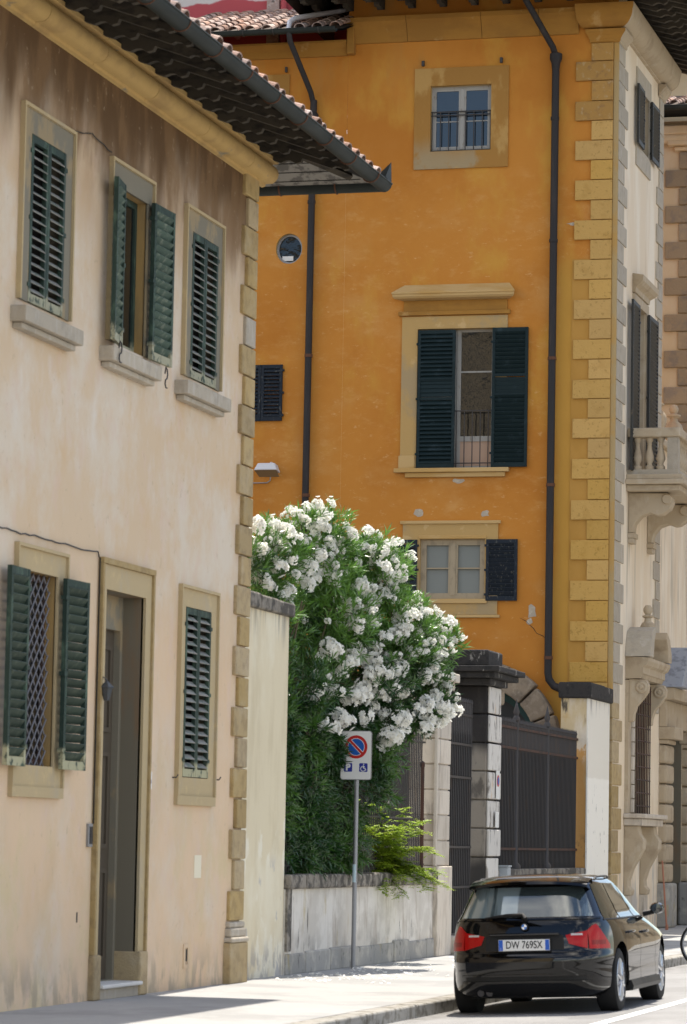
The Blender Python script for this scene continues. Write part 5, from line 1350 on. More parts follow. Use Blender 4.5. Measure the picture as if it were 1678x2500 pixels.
OB = [(-11.52, 39.74, 5.19, .41), (-11.32, 40.23, 5.55, .33), (-11.15, 40.77, 5.6, .39), (-11.17, 40.78, 5.17, .48), (-10.79, 41.8, 5.14, .52),
      (-10.8, 41.48, 5.43, .26), (-11.12, 41.06, 4.56, .62), (-10.59, 42.24, 4.53, .49), (-10.35, 42.76, 3.98, .47), (-10.8, 41.92, 3.81, .69),
      (-11.2, 40.56, 3.63, .42), (-10.19, 42.89, 3.57, .27), (-10.12, 43.07, 4.35, .27), (-11.12, 41.35, 2.97, .50), (-11.24, 40.4, 2.0, .45),
      (-10.95, 41.65, 2.3, .50), (-11.1, 40.76, 1.56, .42), (-10.73, 41.85, 3.17, .4), (-11.27, 40.25, 2.83, .36), (-11.53, 39.59, 4.79, .33),
      (-10.65, 41.95, 5.27, .35), (-10.41, 42.5, 4.55, .35), (-10.59, 42.26, 4.07, .52), (-11.19, 40.28, 1.5, .26), (-10.68, 41.9, 2.66, .33),
      (-10.34, 42.55, 3.26, .29), (-11.6, 39.3, 5.2, .36), (-11.7, 38.95, 5.0, .35), (-11.4, 39.6, 1.6, .4), (-11.45, 39.4, 2.3, .4), (-11.5, 39.4, 3.2, .45), (-11.55, 39.3, 4.1, .45),
      (-11.6, 41.3, 4.3, .7), (-11.5, 41.6, 3.2, .7), (-11.5, 41.4, 2.2, .7), (-11.4, 42.3, 4.9, .6), (-11.2, 42.8, 4.0, .7), (-11.2, 42.6, 3.0, .6), (-11.8, 40.2, 4.4, .6), (-11.8, 40.3, 3.0, .6),
      (-11.18, 38.95, 1.45, .3), (-11.18, 38.9, 1.9, .3), (-11.18, 38.9, 2.4, .3), (-11.2, 38.9, 2.9, .3), (-11.2, 38.9, 3.4, .3), (-11.05, 39.4, 1.42, .3), (-11.02, 39.5, 1.9, .3), (-11.0, 40.9, 1.42, .3),
      (-10.99, 40.80, 2.72, .17), (-11.0, 40.78, 2.88, .15), (-11.35, 39.05, 1.7, .36), (-11.35, 39.0, 2.4, .38), (-11.38, 39.0, 3.1, .38), (-11.4, 38.95, 3.8, .36), (-11.42, 38.95, 4.4, .34),
      (-11.1, 39.9, 1.5, .34), (-11.0, 40.4, 1.55, .3), (-11.05, 39.8, 2.2, .38), (-11.05, 39.9, 2.9, .38), (-10.95, 41.3, 1.6, .34), (-11.15, 39.8, 3.6, .4)]
OL = thing('oleander', 'big white flowering oleander spilling over the low wall', 'shrub', (-11.6, 41, 1.0))
rng = random.Random(11)
def leaf_faces(V, F, p, d, up, ln, w, droop):
    d = d.normalized(); side = d.cross(up)
    if side.length < 1e-4: side = d.cross(Vector((1, 0, 0)))
    side.normalize(); nn = side.cross(d)
    m = p + d * ln * .5 + nn * ln * .05; t = p + d * ln - nn * ln * droop
    q = p + d * ln * .12
    i = len(V)
    V += [tuple(p), tuple(q + side * w * .3), tuple(q - side * w * .3), tuple(m + side * w * .5), tuple(m - side * w * .5), tuple(t)]
    F += [(i, i + 1, i + 2), (i + 1, i + 3, i + 4, i + 2), (i + 3, i + 5, i + 4)]
def rand_dir(r):
    while True:
        v = Vector((r.uniform(-1, 1), r.uniform(-1, 1), r.uniform(-1, 1)))
        if .05 < v.length < 1: return v.normalized()
def blocked(p):
    if -11.0 < p.x < -10.4 and p.y < 41.06 and 2.36 < p.z < 3.12:
        return not (p.x < -10.86 + .05 * math.sin(p.z * 30) and p.z > 2.45)
    if -10.86 < p.x < -10.62 and p.y < 41.06 and p.z < 2.42: return True
    if p.x > -10.98 and p.y < 39.3 and p.z < 4.7: return True
    if p.y < 38.46 and p.z < 4.6: return True
    return p.z < 1.18
V, F = [], []
SV = MB()
tot = sum(b[3] ** 2 for b in OB)
for bi, (bx_, by_, bz_, br_) in enumerate(OB):
    c = Vector((bx_, by_, bz_)); n = int(7600 * br_ ** 2 / tot) + (30 if br_ <= .3 else 0)
    for k in range(n):
        o = rand_dir(rng); rr = br_ * (rng.uniform(.55, 1.0) if rng.random() < .8 else rng.uniform(.95, 1.18))
        wob = 1 + .22 * noise.noise(Vector((o.x * 2.2 + bi, o.y * 2.2, o.z * 2.2)))
        p = c + o * rr * wob
        if blocked(p): continue
        low = p.z < 3.2
        ax = (o + Vector((.15, -.1, .9 if not low else -.15)) * .8 + rand_dir(rng) * .5).normalized()
        if low: ax = (ax + Vector((.55, -.35, -.25))).normalized()
        u = ax.cross(Vector((.3, .9, .2))).normalized(); w = ax.cross(u)
        nl = rng.randint(9, 13); ln0 = rng.uniform(.115, .175)
        for q in range(nl):
            t = q / nl; a = 2.4 * q + rng.uniform(-.3, .3); el = R(lerp_(62, 22, t)) + rng.uniform(-.2, .2)
            d = (u * math.cos(a) + w * math.sin(a)) * math.sin(el) + ax * math.cos(el)
            leaf_faces(V, F, p - ax * .10 * (1 - t) + d * .006, d, ax, ln0 * rng.uniform(.8, 1.15), rng.uniform(.017, .024), rng.uniform(.02, .16))
        if k % 9 == 0: SV.tube([c + (p - c) * .2, c + (p - c) * .7 + Vector((0, 0, .03)), p], [.009, .006, .004], 4, False)
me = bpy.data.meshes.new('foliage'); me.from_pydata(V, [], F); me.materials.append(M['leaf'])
tag(link('foliage', me, OL), kind='stuff')
me = bpy.data.meshes.new('twigs'); me.from_pydata(SV.v, [], SV.f); me.materials.append(M['stem'])
tag(link('twigs', me, OL), kind='stuff')
for k in range(9):
    x, y = -11.75 + rng.uniform(-.25, .25), 39.4 + k * .42
    part('stem', MB().tube([(x, y, .0), (x + rng.uniform(-.1, .2), y + rng.uniform(-.2, .2), 1.6), (x + rng.uniform(.0, .5), y + rng.uniform(-.3, .3), 3.2), (x + rng.uniform(.1, .8), y + rng.uniform(-.3, .5), 4.6)], [.035, .03, .022, .01], 7), 'stem', OL, smooth=True)
# flower heads: a dozen ruffled florets each, six shapes shared by all
FM = []
for v in range(6):
    r = random.Random(50 + v); mb = MB(); V, F = [(0, 0, 0), (.002, 0, 0)], []
    for k in range(r.randint(11, 15)):
        o = rand_dir(r); o.z *= .7; o.y -= .25
        c = o.normalized() * r.uniform(.035, .085); ax = (c.normalized() + rand_dir(r) * .35).normalized()
        u = ax.cross(Vector((.2, .3, .9))).normalized(); w = ax.cross(u)
        ci = len(V); V.append(tuple(c)); F.append((0, 1, ci))
        for ringk, (np_, rad, cup) in enumerate(((6, .034, .35), (5, .024, .8), (4, .013, 1.4))):
            for q in range(np_):
                a = 2 * math.pi * q / np_ + ringk * .5 + r.uniform(-.2, .2); h = math.pi / np_ * 1.15
                def pt(aa, rr, lift): return tuple(c + (u * math.cos(aa) + w * math.sin(aa)) * rr + ax * lift)
                i = len(V); rr = rad * r.uniform(.85, 1.15)
                V += [pt(a - h * .8, rr * .7, rr * cup * .5 + r.uniform(-.003, .004)), pt(a - h * .3, rr, rr * cup * r.uniform(.5, .9)), pt(a + h * .3, rr, rr * cup * r.uniform(.5, .9)), pt(a + h * .8, rr * .7, rr * cup * .5 + r.uniform(-.003, .004))]
                F += [(ci, i, i + 1), (ci, i + 1, i + 2), (ci, i + 2, i + 3)]
    me = bpy.data.meshes.new('flower_cluster'); me.from_pydata(V, [], F); me.materials.append(M['petal']); FM.append(me)
for k, p in enumerate(FC):
    s_ = rng.uniform(1.1, 1.6)
    m = Matrix.Translation(Vector(p) + Vector((.02, -.12, 0))) @ Matrix.Rotation(rng.uniform(-.5, .5), 4, 'Y') @ Matrix.Rotation(rng.uniform(-.4, .4), 4, 'X') @ Matrix.Diagonal((s_, s_, s_, 1))
    link('flower_cluster', FM[k % 6], OL, m)
for k, p in enumerate(FC[::2]):
    q = Vector(p) + Vector((rng.uniform(-.12, .12), rng.uniform(-.2, .0), rng.uniform(-.10, .10)))
    if blocked(q): continue
    s_ = rng.uniform(.8, 1.2)
    link('flower_cluster', FM[(k + 3) % 6], OL, Matrix.Translation(q) @ Matrix.Rotation(rng.uniform(-.6, .6), 4, 'Y') @ Matrix.Diagonal((s_, s_, s_, 1)))
nf = 0
while nf < 130:       # small half open heads between the big ones, on the street side of the crown
    b = rng.choice(OB[:13] + OB[19:23]); o = rand_dir(rng)
    if o.y > .2 or o.z < -.35 or (b[2] < 4.2 and o.x < -.1): continue
    p = Vector(b[:3]) + o * b[3] * rng.uniform(1.0, 1.12)
    if blocked(p) or p.z < 3.0: continue
    s_ = rng.uniform(.55, 1.0)
    link('flower_cluster', FM[nf % 6], OL, Matrix.Translation(p) @ Matrix.Rotation(rng.uniform(-.8, .8), 4, 'Y') @ Matrix.Diagonal((s_, s_, s_, 1))); nf += 1
nf = 0
while nf < 60:       # more heads round the top and the far side of the crown
    b = rng.choice(OB[:13] + OB[19:23] + OB[26:28] + OB[35:37]); o = rand_dir(rng)
    if o.z < -.1 or (o.y < .1 and o.z < .55): continue
    p = Vector(b[:3]) + o * b[3] * rng.uniform(.95, 1.12)
    if blocked(p): continue
    link('flower_cluster', FM[nf % 6], OL, Matrix.Translation(p) @ Matrix.Rotation(rng.uniform(0, 6), 4, 'Z')); nf += 1

# ================================================================== LIME SHRUB
LS = thing('lime_shrub', 'small lime green feathery shrub growing through the railing beside the pale pillar', 'shrub', (-11.0, 43.8, 1.2))
V, F = [], []; tw = MB()
for (x0, y0, z0, dx_, dy_, dz_, L_) in [(-11.17, 43.75, 1.22, a, b, c, l) for a, b, c, l in
        [(-.35, -.3, .9, .95), (-.15, -.3, 1., 1.05), (.05, -.4, 1., 1.0), (.2, -.3, .9, 1.0), (.35, -.3, .7, .95), (-.5, -.4, .5, .8), (.5, -.2, .45, 1.0), (.65, -.1, .30, 1.15),
         (.85, 0, .25, 1.25), (.3, -.6, .3, .8), (-.25, -.6, .3, .8), (.0, -.5, .6, .9), (.6, .3, .5, .9), (-.05, -.4, .75, 1.15), (.15, -.5, .8, .75), (.45, -.5, .5, .7),
         (-.4, -.2, .75, 1.), (-.1, -.1, .95, .8), (.25, .1, .8, .95), (.7, -.3, .15, 1.0), (.1, -.7, .1, .7), (-.3, -.5, .1, .6)] for _ in range(2)]:
    d = Vector((dx_, dy_, dz_)).normalized(); pts = []; p = Vector((x0 + rng.uniform(-.15, .25), y0 + rng.uniform(-.3, .3), z0))
    for k in range(13):
        pts.append(p.copy()); d = (d + Vector((.02, -.005, -.085)) + rand_dir(rng) * .08).normalized(); p = p + d * L_ * (.72 if dx_ > .45 else 1.05) / 12
    tw.tube(pts, [.007 - .0004 * k for k in range(13)], 4, False)
    for k in range(2, 13):
        for s in range(6):
            a = rng.uniform(0, 6.28); dd = (Vector((math.cos(a), math.sin(a) * .8, rng.uniform(-.2, .5))) + d * .5).normalized()
            L2 = rng.uniform(.08, .15); b0 = pts[k]
            for q in range(1, 6):
                pp = b0 + dd * L2 * q / 5 + Vector((0, 0, -.02 * (q / 5) ** 2)); sd = dd.cross(Vector((0, 0, 1))).normalized()
                for g_ in (1, -1):
                    leaf_faces(V, F, pp, (sd * g_ + dd * .35 + rand_dir(rng) * .3), Vector((0, 0, 1)), .045, .024, .05)
me = bpy.data.meshes.new('foliage'); me.from_pydata(V, [], F); me.materials.append(M['lime'])
tag(link('foliage', me, LS), kind='stuff')
me = bpy.data.meshes.new('twigs'); me.from_pydata(tw.v, [], tw.f); me.materials.append(M['stem']); tag(link('twigs', me, LS), kind='stuff')
# leaves of a garden hedge inside the railing, dark behind the lime shrub
# fallen petals on the pavement
V, F = [], []
for k in range(110):
    y = 36.8 + abs(rng.gauss(0, 1)) * 3.8; x = -10.75 + abs(rng.gauss(0, .75))
    if x > -8.0 or y > 47.0: continue
    n_ = rng.choice((1, 1, 2, 4)); s_ = .018 + .012 * rng.random()
    for j in range(n_):
        px, py = x + rng.gauss(0, .03), y + rng.gauss(0, .03); a = rng.uniform(0, 6.28); i = len(V); zt = rng.uniform(.006, .022)
        V += [(px + s_ * math.cos(a + t), py + s_ * math.sin(a + t), .003 + (zt if t in (0, 1.57) else 0)) for t in (0, 1.57, 3.14, 4.71)]; F.append((i, i + 1, i + 2, i + 3))
me = bpy.data.meshes.new('fallen_petals'); me.from_pydata(V, [], F); me.materials.append(M['petal'])
tag(link('fallen_petals', me), kind='stuff')
# ================================================================== THE BLACK ESTATE CAR
CAR = thing('parked_car', 'black estate car with red tail lamps, parked at the kerb with its back to us', 'car', (0, 0, 0))
def interp(tab, z, c):
    """monotone-ish cubic through table rows (z, ...)"""
    n = len(tab)
    if z <= tab[0][0]: return tab[0][c]
    if z >= tab[-1][0]: return tab[-1][c]
    for k in range(n - 1):
        if tab[k][0] <= z <= tab[k + 1][0]: break
    h = tab[k + 1][0] - tab[k][0]; t = (z - tab[k][0]) / h
    d = (tab[k + 1][c] - tab[k][c]) / h
    def slope(i):
        if i <= 0 or i >= n - 1: return d
        a = (tab[i][c] - tab[i - 1][c]) / (tab[i][0] - tab[i - 1][0]); b = (tab[i + 1][c] - tab[i][c]) / (tab[i + 1][0] - tab[i][0])
        return 0 if a * b <= 0 else 2 * a * b / (a + b)
    m0, m1 = slope(k) * h, slope(k + 1) * h
    return (2 * t**3 - 3 * t**2 + 1) * tab[k][c] + (t**3 - 2 * t**2 + t) * m0 + (-2 * t**3 + 3 * t**2) * tab[k + 1][c] + (t**3 - t**2) * m1
# z, rear y, front y, half width, rear exponent
CT = [(.185, .14, 4.36, .78), (.21, .09, 4.42, .835), (.27, .045, 4.47, .888), (.36, .015, 4.50, .900), (.46, .0, 4.51, .898), (.56, .0, 4.50, .907), (.605, .012, 4.48, .909),
      (.63, .040, 4.46, .909), (.70, .055, 4.40, .908), (.76, .062, 4.20, .902), (.82, .075, 3.85, .890), (.88, .090, 3.50, .872), (.93, .105, 3.20, .850),
      (.965, .120, 3.03, .828), (1.0, .145, 2.93, .802), (1.1, .220, 2.72, .752), (1.2, .298, 2.50, .702), (1.28, .362, 2.30, .662), (1.33, .395, 2.17, .636),
      (1.362, .415, 2.06, .608), (1.388, .45, 1.94, .555), (1.404, .52, 1.80, .468), (1.414, .72, 1.58, .33), (1.420, .85, 1.42, .18), (1.422, 1.0, 1.2, .05)]
NE = 5.0
def sup(v, e): return math.copysign(abs(v) ** e, v)
def CP(z, ph):
    yr, yf, w = interp(CT, z, 1), interp(CT, z, 2), interp(CT, z, 3) * .975
    yc, h = (yr + yf) / 2, (yf - yr) / 2
    ne = NE if z < 1.3 else NE - (z - 1.3) / .124 * 1.8
    return Vector((w * sup(math.sin(ph), 2 / ne), yc - h * sup(math.cos(ph), 2 / ne), z))
def ph_x(z, x):
    w = interp(CT, z, 3) * .975; return math.asin(min(1, (abs(x) / w)) ** (NE / 2)) * (1 if x >= 0 else -1)
def ph_y(z, y):
    yr, yf = interp(CT, z, 1), interp(CT, z, 2); yc, h = (yr + yf) / 2, (yf - yr) / 2
    return math.acos(max(-1, min(1, sup((yc - y) / h, NE / 2))))
def nrm(z, ph):
    e = 1e-3; zz = min(z, 1.415)
    a = CP(zz + e, ph) - CP(zz - e, ph); b = CP(zz, ph + e) - CP(zz, ph - e)
    n = b.cross(a); 
    if n.length < 1e-9: return Vector((0, -1, 0))
    n.normalize(); return n
zsl = []
for a, b in zip(CT[:-1], CT[1:]):
    k = max(1, int(round((b[0] - a[0]) / .022)))
    zsl += [a[0] + (b[0] - a[0]) * t / k for t in range(k)]
zsl.append(CT[-1][0])
NP = 112
mb = MB()
for z in zsl:
    for k in range(NP):
        mb.v.append(tuple(CP(z, 2 * math.pi * k / NP)))
for i in range(len(zsl) - 1):
    for k in range(NP):
        a = i * NP + k; b = i * NP + (k + 1) % NP
        mb.f.append((a, b, b + NP, a + NP))
mb.f.append(tuple(range(NP - 1, -1, -1))); e = (len(zsl) - 1) * NP; mb.f.append(tuple(range(e, e + NP)))
bme = mb.mesh('body', M['paint'], True)
YR, YF_, RWH = .83, 3.59, .325
# wheel openings cut out of the shell
bo_ = bpy.data.objects.new('body', bme); COL.objects.link(bo_)
cuts = []
for yy in (YR, YF_):
    for s in (-1, 1):
        cm_ = MB().lathe([(.375, 0), (.375, .30)], (s * .62 if s > 0 else -.92, yy, RWH + .015), 40, 'X').mesh('cut', M['trimblack'])
        c = bpy.data.objects.new('cut', cm_); COL.objects.link(c); cuts.append(c)
        md = bo_.modifiers.new('cut', 'BOOLEAN'); md.operation = 'DIFFERENCE'; md.object = c; md.solver = 'EXACT'
dg = bpy.context.evaluated_depsgraph_get()
nm = bpy.data.meshes.new_from_object(bo_.evaluated_get(dg))
for c in cuts: bpy.data.objects.remove(c)
bpy.data.objects.remove(bo_)
for p in nm.polygons: p.use_smooth = True
nm.set_sharp_from_angle(angle=R(38))
link('body', nm, CAR)
def panel(name, fn, nu, nv_, m, off=.003, parent=None, thick=None):
    """sheet that follows the body: fn(u,v) -> (z, phi)"""
    mb = MB(); P = []
    for j in range(nv_ + 1):
        for i in range(nu + 1):
            z, ph = fn(i / nu, j / nv_); P.append(CP(z, ph) + nrm(z, ph) * off)
    mb.v = [tuple(p) for p in P]
    for j in range(nv_):
        for i in range(nu):
            a = j * (nu + 1) + i; mb.f.append((a, a + 1, a + nu + 2, a + nu + 1))
    if thick:
        n0 = len(mb.v)
        for j in range(nv_ + 1):
            for i in range(nu + 1):
                z, ph = fn(i / nu, j / nv_); mb.v.append(tuple(CP(z, ph) + nrm(z, ph) * (off - thick)))
        bd = [i for i in range(nu + 1)] + [(j + 1) * (nu + 1) - 1 for j in range(1, nv_ + 1)] + [nv_ * (nu + 1) + i for i in range(nu - 1, -1, -1)] + [j * (nu + 1) for j in range(nv_ - 1, 0, -1)]
        for a, b in zip(bd, bd[1:] + bd[:1]): mb.f.append((a, b, b + n0, a + n0))
    return part(name, mb, m, parent or CAR, smooth='all' if not thick else True)
def lerp(a, b, t): return a + (b - a) * t
# rear window and the glossy surround below it
def rwin(u, v):
    z = lerp(.985, 1.285, v); x = lerp(-1, 1, u) * lerp(.675, .545, v); return z, ph_x(z, x)
panel('rear_window', rwin, 24, 10, 'carglass', .004)
def rlip(u, v):
    z = lerp(.955, .972, v); x = lerp(-.73, .73, u); return z, ph_x(z, x)
panel('tailgate_trim', rlip, 20, 1, 'chrome' if False else 'paint', .010, thick=.01)
# roof spoiler: a lip that stands out over the rear window
mb = MB(); ns = 20; rows = []
for k in range(ns + 1):
    x = lerp(-.61, .61, k / ns); dz = -.040 * (abs(x) / .6) ** 3; dy = .05 * (abs(x) / .6) ** 3
    rows.append([(x, .265 + dy, 1.318 + dz), (x, .275 + dy, 1.345 + dz), (x, .42 + dy, 1.383 + dz), (x, .66, 1.402 + dz * .9), (x, .66, 1.30 + dz), (x, .40 + dy, 1.300 + dz)])
for r0, r1 in zip(rows[:-1], rows[1:]):
    for q in range(6): mb.quad(r0[q], r0[(q + 1) % 6], r1[(q + 1) % 6], r1[q])
mb.f.append(tuple(range(0, 0))) if False else None
part('roof_spoiler', mb, 'paint', CAR, smooth=True)
# side windows
def swin(y0a, y0b, y1a, y1b, s=1, z0=.955, z1=1.305):
    def fn(u, v):
        z = lerp(z0, z1, v); y = lerp(lerp(y0a, y0b, v), lerp(y1a, y1b, v), u); return z, s * ph_y(z, y)
    return fn
for s in (1, -1):
    panel('side_window', swin(.42, .58, 1.02, 1.08, s), 8, 8, 'sideglass', .004)
    panel('side_window', swin(1.08, 1.13, 1.92, 1.86, s), 8, 8, 'sideglass', .004)
    panel('side_window', swin(1.98, 1.90, 2.86, 2.08, s, z1=1.28), 10, 8, 'sideglass', .004)
    panel('window_trim', swin(.40, .40, 2.95, 2.95, s, .940, .954), 20, 1, 'chrome' if False else 'trimblack', .006)
    for y in (1.05, 1.95, 2.98):
        panel('door_gap', lambda u, v: (lerp(.30, .935, v), s * ph_y(lerp(.30, .935, v), y + lerp(-.004, .004, u))), 1, 14, 'trimblack', .0015)
    # handles
    for y, z in ((1.25, .80), (2.15, .785)):
        P = [CP(z, s * ph_y(z, y + t)) + nrm(z, s * ph_y(z, y)) * o for t, o in ((-.0, .0), (.015, .03), (.1, .038), (.185, .03), (.2, .0))]
        part('door_handle', MB().tube(P, .014, 8), 'paint', CAR, smooth=True)
# windscreen
panel('windscreen', lambda u, v: (lerp(.985, 1.32, v), math.pi + ph_x(lerp(.985, 1.32, v), lerp(-1, 1, u) * lerp(.70, .54, v)) * -1), 20, 8, 'carglass', .004)
# tail lamps: inner lens on the tailgate, outer lens wrapping the corner
for s in (1, -1):
    def inner(u, v):
        x = lerp(.415, .625, u); lo = lerp(.715, .665, u); hi = lerp(.800, .842, u); z = lerp(lo, hi, v)
        x = x + (1 - v) * (.035 * (1 - u)); return z, s * ph_x(z, x)
    il = panel('tail_light', inner, 10, 6, 'redlens', .012, thick=.02)
    panel('grey_lamp_patch', lambda u, v: (lerp(.796, .816, v), s * ph_x(.8, lerp(.47, .58, u))), 6, 2, 'lampgrey', .0135)  # pale grey mark added over the inner lens
    def outer(u, v):
        p0, p1 = ph_x(.74, .637), ph_y(.74, .42)
        ph = lerp(p0, p1, u); lo = lerp(.662, .655, u)
        hi = .845 + .06 * math.sin(min(1, u * 1.9) * math.pi / 2) if u < .5 else lerp(.905, .69, (u - .5) / .5) 
        return lerp(lo, hi, v), s * ph
    ol = panel('tail_light', outer, 16, 8, 'redlens', .012, thick=.02)
    panel('lens_band', lambda u, v: (lerp(.70, .745, v), s * lerp(ph_x(.74, .66), ph_y(.74, .34), u)), 12, 2, 'redlens2', .0135)
# number plate in its recess
panel('plate_recess', lambda u, v: (lerp(.655, .805, v), ph_x(.73, lerp(-.40, .40, u))), 12, 2, 'trimblack', .002)
zp = .655; yp = .018
pl = part('number_plate', bx(-.262, .262, yp, yp + .012, zp, zp + .112), 'platewhite', CAR, bevel=.004)
part('plate_frame', bx(-.272, .272, yp + .004, yp + .03, zp - .012, zp + .12), 'trimblack', CAR)
for x0, x1 in ((-.259, -.217), (.217, .259)): part('plate_band', bx(x0, x1, yp - .0015, yp + .002, zp + .004, zp + .108), 'plateblue', pl)
text('DW 769SX', .105, 'ink', pl, Matrix.Translation((0, yp - .0012, zp + .056)) @ FY @ Matrix.Diagonal((.76, 1.0, 1, 1)), 'plate_lettering', bold=.0012)
text('I', .03, 'emwhite', pl, Matrix.Translation((-.238, yp - .0025, zp + .02)) @ FY, 'plate_lettering')
part('plate_light_bar', bx(-.36, .36, .03, .065, .805, .83), 'paint', CAR, bevel=.008)
# round emblem: black ring, blue and white quarters
em = part('emblem', MB().lathe([(.041, 0), (.041, -.008), (.036, -.012)], (0, .068, .892), 24, 'Y'), 'trimblack', CAR, smooth=True)
for q in range(4):
    mb = MB(); y = .054; a0 = q * math.pi / 2
    mb.v = [(0, y, .892)] + [(.027 * math.cos(a0 + t * math.pi / 16), y, .892 + .027 * math.sin(a0 + t * math.pi / 16)) for t in range(9)]
    mb.f = [tuple(range(10))]
    part('emblem_quarter', mb, 'emwhite' if q % 2 == 0 else 'emblue', em)
# rear wiper
part('rear_wiper', MB().tube([(0, .115, .955), (0, .085, .985), (-.02, .10, 1.012), (-.20, .128, 1.008), (-.42, .150, .985)], [.03, .028, .022, .018, .008], 8), 'trimblack', CAR, smooth=True)
# bumper mouldings, diffuser, exhausts
for z in (.40, .335):
    panel('bumper_ledge', lambda u, v: (lerp(z, z + .018, v), ph_x(z, lerp(-.66, .66, u))), 24, 2, 'paint', .014, thick=.02)
panel('bumper_insert', lambda u, v: (lerp(.352, .398, v), ph_x(.37, lerp(-.62, .62, u))), 24, 2, 'trimblack', .002)
panel('bumper_gap', lambda u, v: (lerp(.628, .634, v), ph_x(.63, lerp(-.72, .72, u))), 24, 1, 'trimblack', .003)
for x in (-.47, -.38):
    part('exhaust_pipe', MB().tube([(x, .07, .235), (x, .45, .235)], .034, 14), 'iron', CAR, smooth=True)
part('under_tray', bx(-.66, .66, .5, 4.0, .165, .20), 'trimblack', CAR)
for s in (-1, 1): part('sill_skirt', MB().prism([(.80, .19), (.895, .20), (.905, .24), (.885, .30), (.80, .30)], lambda p, q, t: (s * p, t, q), 1.26, 3.17), 'trimblack', CAR)
# wheels
def wheel(x, y, s):
    t = part('wheel', MB().lathe([(.205, -.10), (.29, -.112), (.318, -.095), (.325, -.05), (.325, .05), (.318, .095), (.29, .112), (.205, .10)], (x, y, RWH), 40, 'X'), 'rubber', CAR, smooth=True)
    rim = MB().lathe([(.222, .104 * s), (.215, .108 * s), (.205, .09 * s), (.20, .0), (.20, -.09 * s)], (x, y, RWH), 36, 'X')
    part('rim', rim, 'alloy', t, smooth=True)
    sp = MB()
    for k in range(10):
        a = 2 * math.pi * k / 10 + .3; c, q = math.cos(a), math.sin(a)
        A = Vector((x + s * .105, y + .045 * c, RWH + .045 * q)); B = Vector((x + s * .098, y + .205 * c, RWH + .205 * q))
        sp.tube([A, A.lerp(B, .5), B], [.020, .015, .019], 6)
    sp.lathe([(.055, .08 * s), (.055, .112 * s), (.03, .118 * s)], (x, y, RWH), 16, 'X')
    part('spokes', sp, 'alloy', t, smooth=True)
    part('brake_disc', MB().lathe([(.15, .02 * s), (.15, .035 * s)], (x, y, RWH), 24, 'X'), 'galv', t)
for y in (YR, YF_):
    for s in (-1, 1): wheel(s * .735, y, s)
# mirrors
for s in (-1, 1):
    mb = MB().lathe([(.02, -.06), (.07, -.05), (.088, 0), (.08, .06), (.05, .11), (.0, .13)], (s * 1.0, 2.72, 1.02), 14, 'Y')
    for i, v in enumerate(mb.v): mb.v[i] = (s * .955 + (v[0] - s * 1.0) * .92, v[1], 1.02 + (v[2] - 1.02) * .72)
    mr_ = part('wing_mirror', mb, 'paint', CAR, smooth=True)
    part('mirror_glass', MB().lathe([(.052, 0), (.0, -.002)], (s * .955, 2.657, 1.02), 14, 'Y'), 'glass', mr_)
    part('mirror_foot', MB().tube([(s * .80, 2.75, .965), (s * .93, 2.74, .985)], [.03, .022], 8), 'trimblack', CAR)
for s in (-1, 1):
    P = [CP(1.352, s * ph_y(1.352, y)) + Vector((0, 0, h_)) for y, h_ in ((.78, -.005), (.84, .022), (1.2, .030), (1.6, .030), (1.86, .022), (1.92, -.005))]
    part('roof_rail', MB().tube(P, .011, 8), 'trimblack', CAR, smooth=True)
CAR.matrix_world = Matrix.Translation((-6.755, 32.66, -.098)) @ Matrix.Rotation(R(.9), 4, 'Z') @ Matrix.Rotation(-R(2.6), 4, 'Y')
# ================================================================== TRAFFIC SIGN, BICYCLE
SG = thing('parking_sign', 'white parking sign plate with a wheelchair symbol, on a grey pole before the oleander', 'road sign', (-10.745, 40.99, 0))
sx, sy = -10.745, 40.99
part('pole', MB().tube([(sx, sy, 0), (sx + .005, sy, 2.95)], .030, 14), 'galv', SG, smooth=True)
part('pole_sticker', MB().tube([(sx, sy, 1.10), (sx, sy, 1.33)], .0315, 14), 'sticker', SG, smooth=True)
def rrect(x0, x1, z0, z1, r, n=5):
    P = []
    for (cx_, cz_, a) in ((x1 - r, z1 - r, 0), (x0 + r, z1 - r, 90), (x0 + r, z0 + r, 180), (x1 - r, z0 + r, 270)):
        for k in range(n + 1):
            t = R(a + 90 * k / n); P.append((cx_ + r * math.cos(t), cz_ + r * math.sin(t)))
    return P
def flat(name, pr, y, m, parent, th=.0012):
    return part(name, MB().prism(pr, lambda p, q, t: (p, t, q), y - th, y), m, parent)
X0, X1, Z0, Z1 = -10.945, -10.545, 2.42, 3.035
pf = flat('plate_back', rrect(X0 - .008, X1 + .008, Z0 - .008, Z1 + .008, .035), sy - .028, 'galv', SG, .012)
pw = flat('sign_plate', rrect(X0, X1, Z0, Z1, .03), sy - .0405, 'signwhite', SG)
def disc(r, cx_, cz_, n=40): return [(cx_ + r * math.cos(2 * math.pi * k / n), cz_ + r * math.sin(2 * math.pi * k / n)) for k in range(n)]
dx, dz = -10.745, 2.835
ys = sy - .0418
flat('red_disc', disc(.150, dx, dz), ys, 'signred', pw)
flat('white_ring', disc(.112, dx, dz), ys - .0014, 'signwhite', pw)
flat('blue_disc', disc(.106, dx, dz), ys - .0028, 'signblue', pw)
def bar(x0, z0, x1, z1, w):
    d = Vector((x1 - x0, z1 - z0)).normalized() * w / 2; n = Vector((-d.y, d.x))
    return [(x0 + n.x, z0 + n.y), (x0 - n.x, z0 - n.y), (x1 - n.x, z1 - n.y), (x1 + n.x, z1 + n.y)]
c45 = .1075 * math.cos(R(45))
flat('white_slash', bar(dx - c45, dz + c45, dx + c45, dz - c45, .044), ys - .0042, 'signwhite', pw)
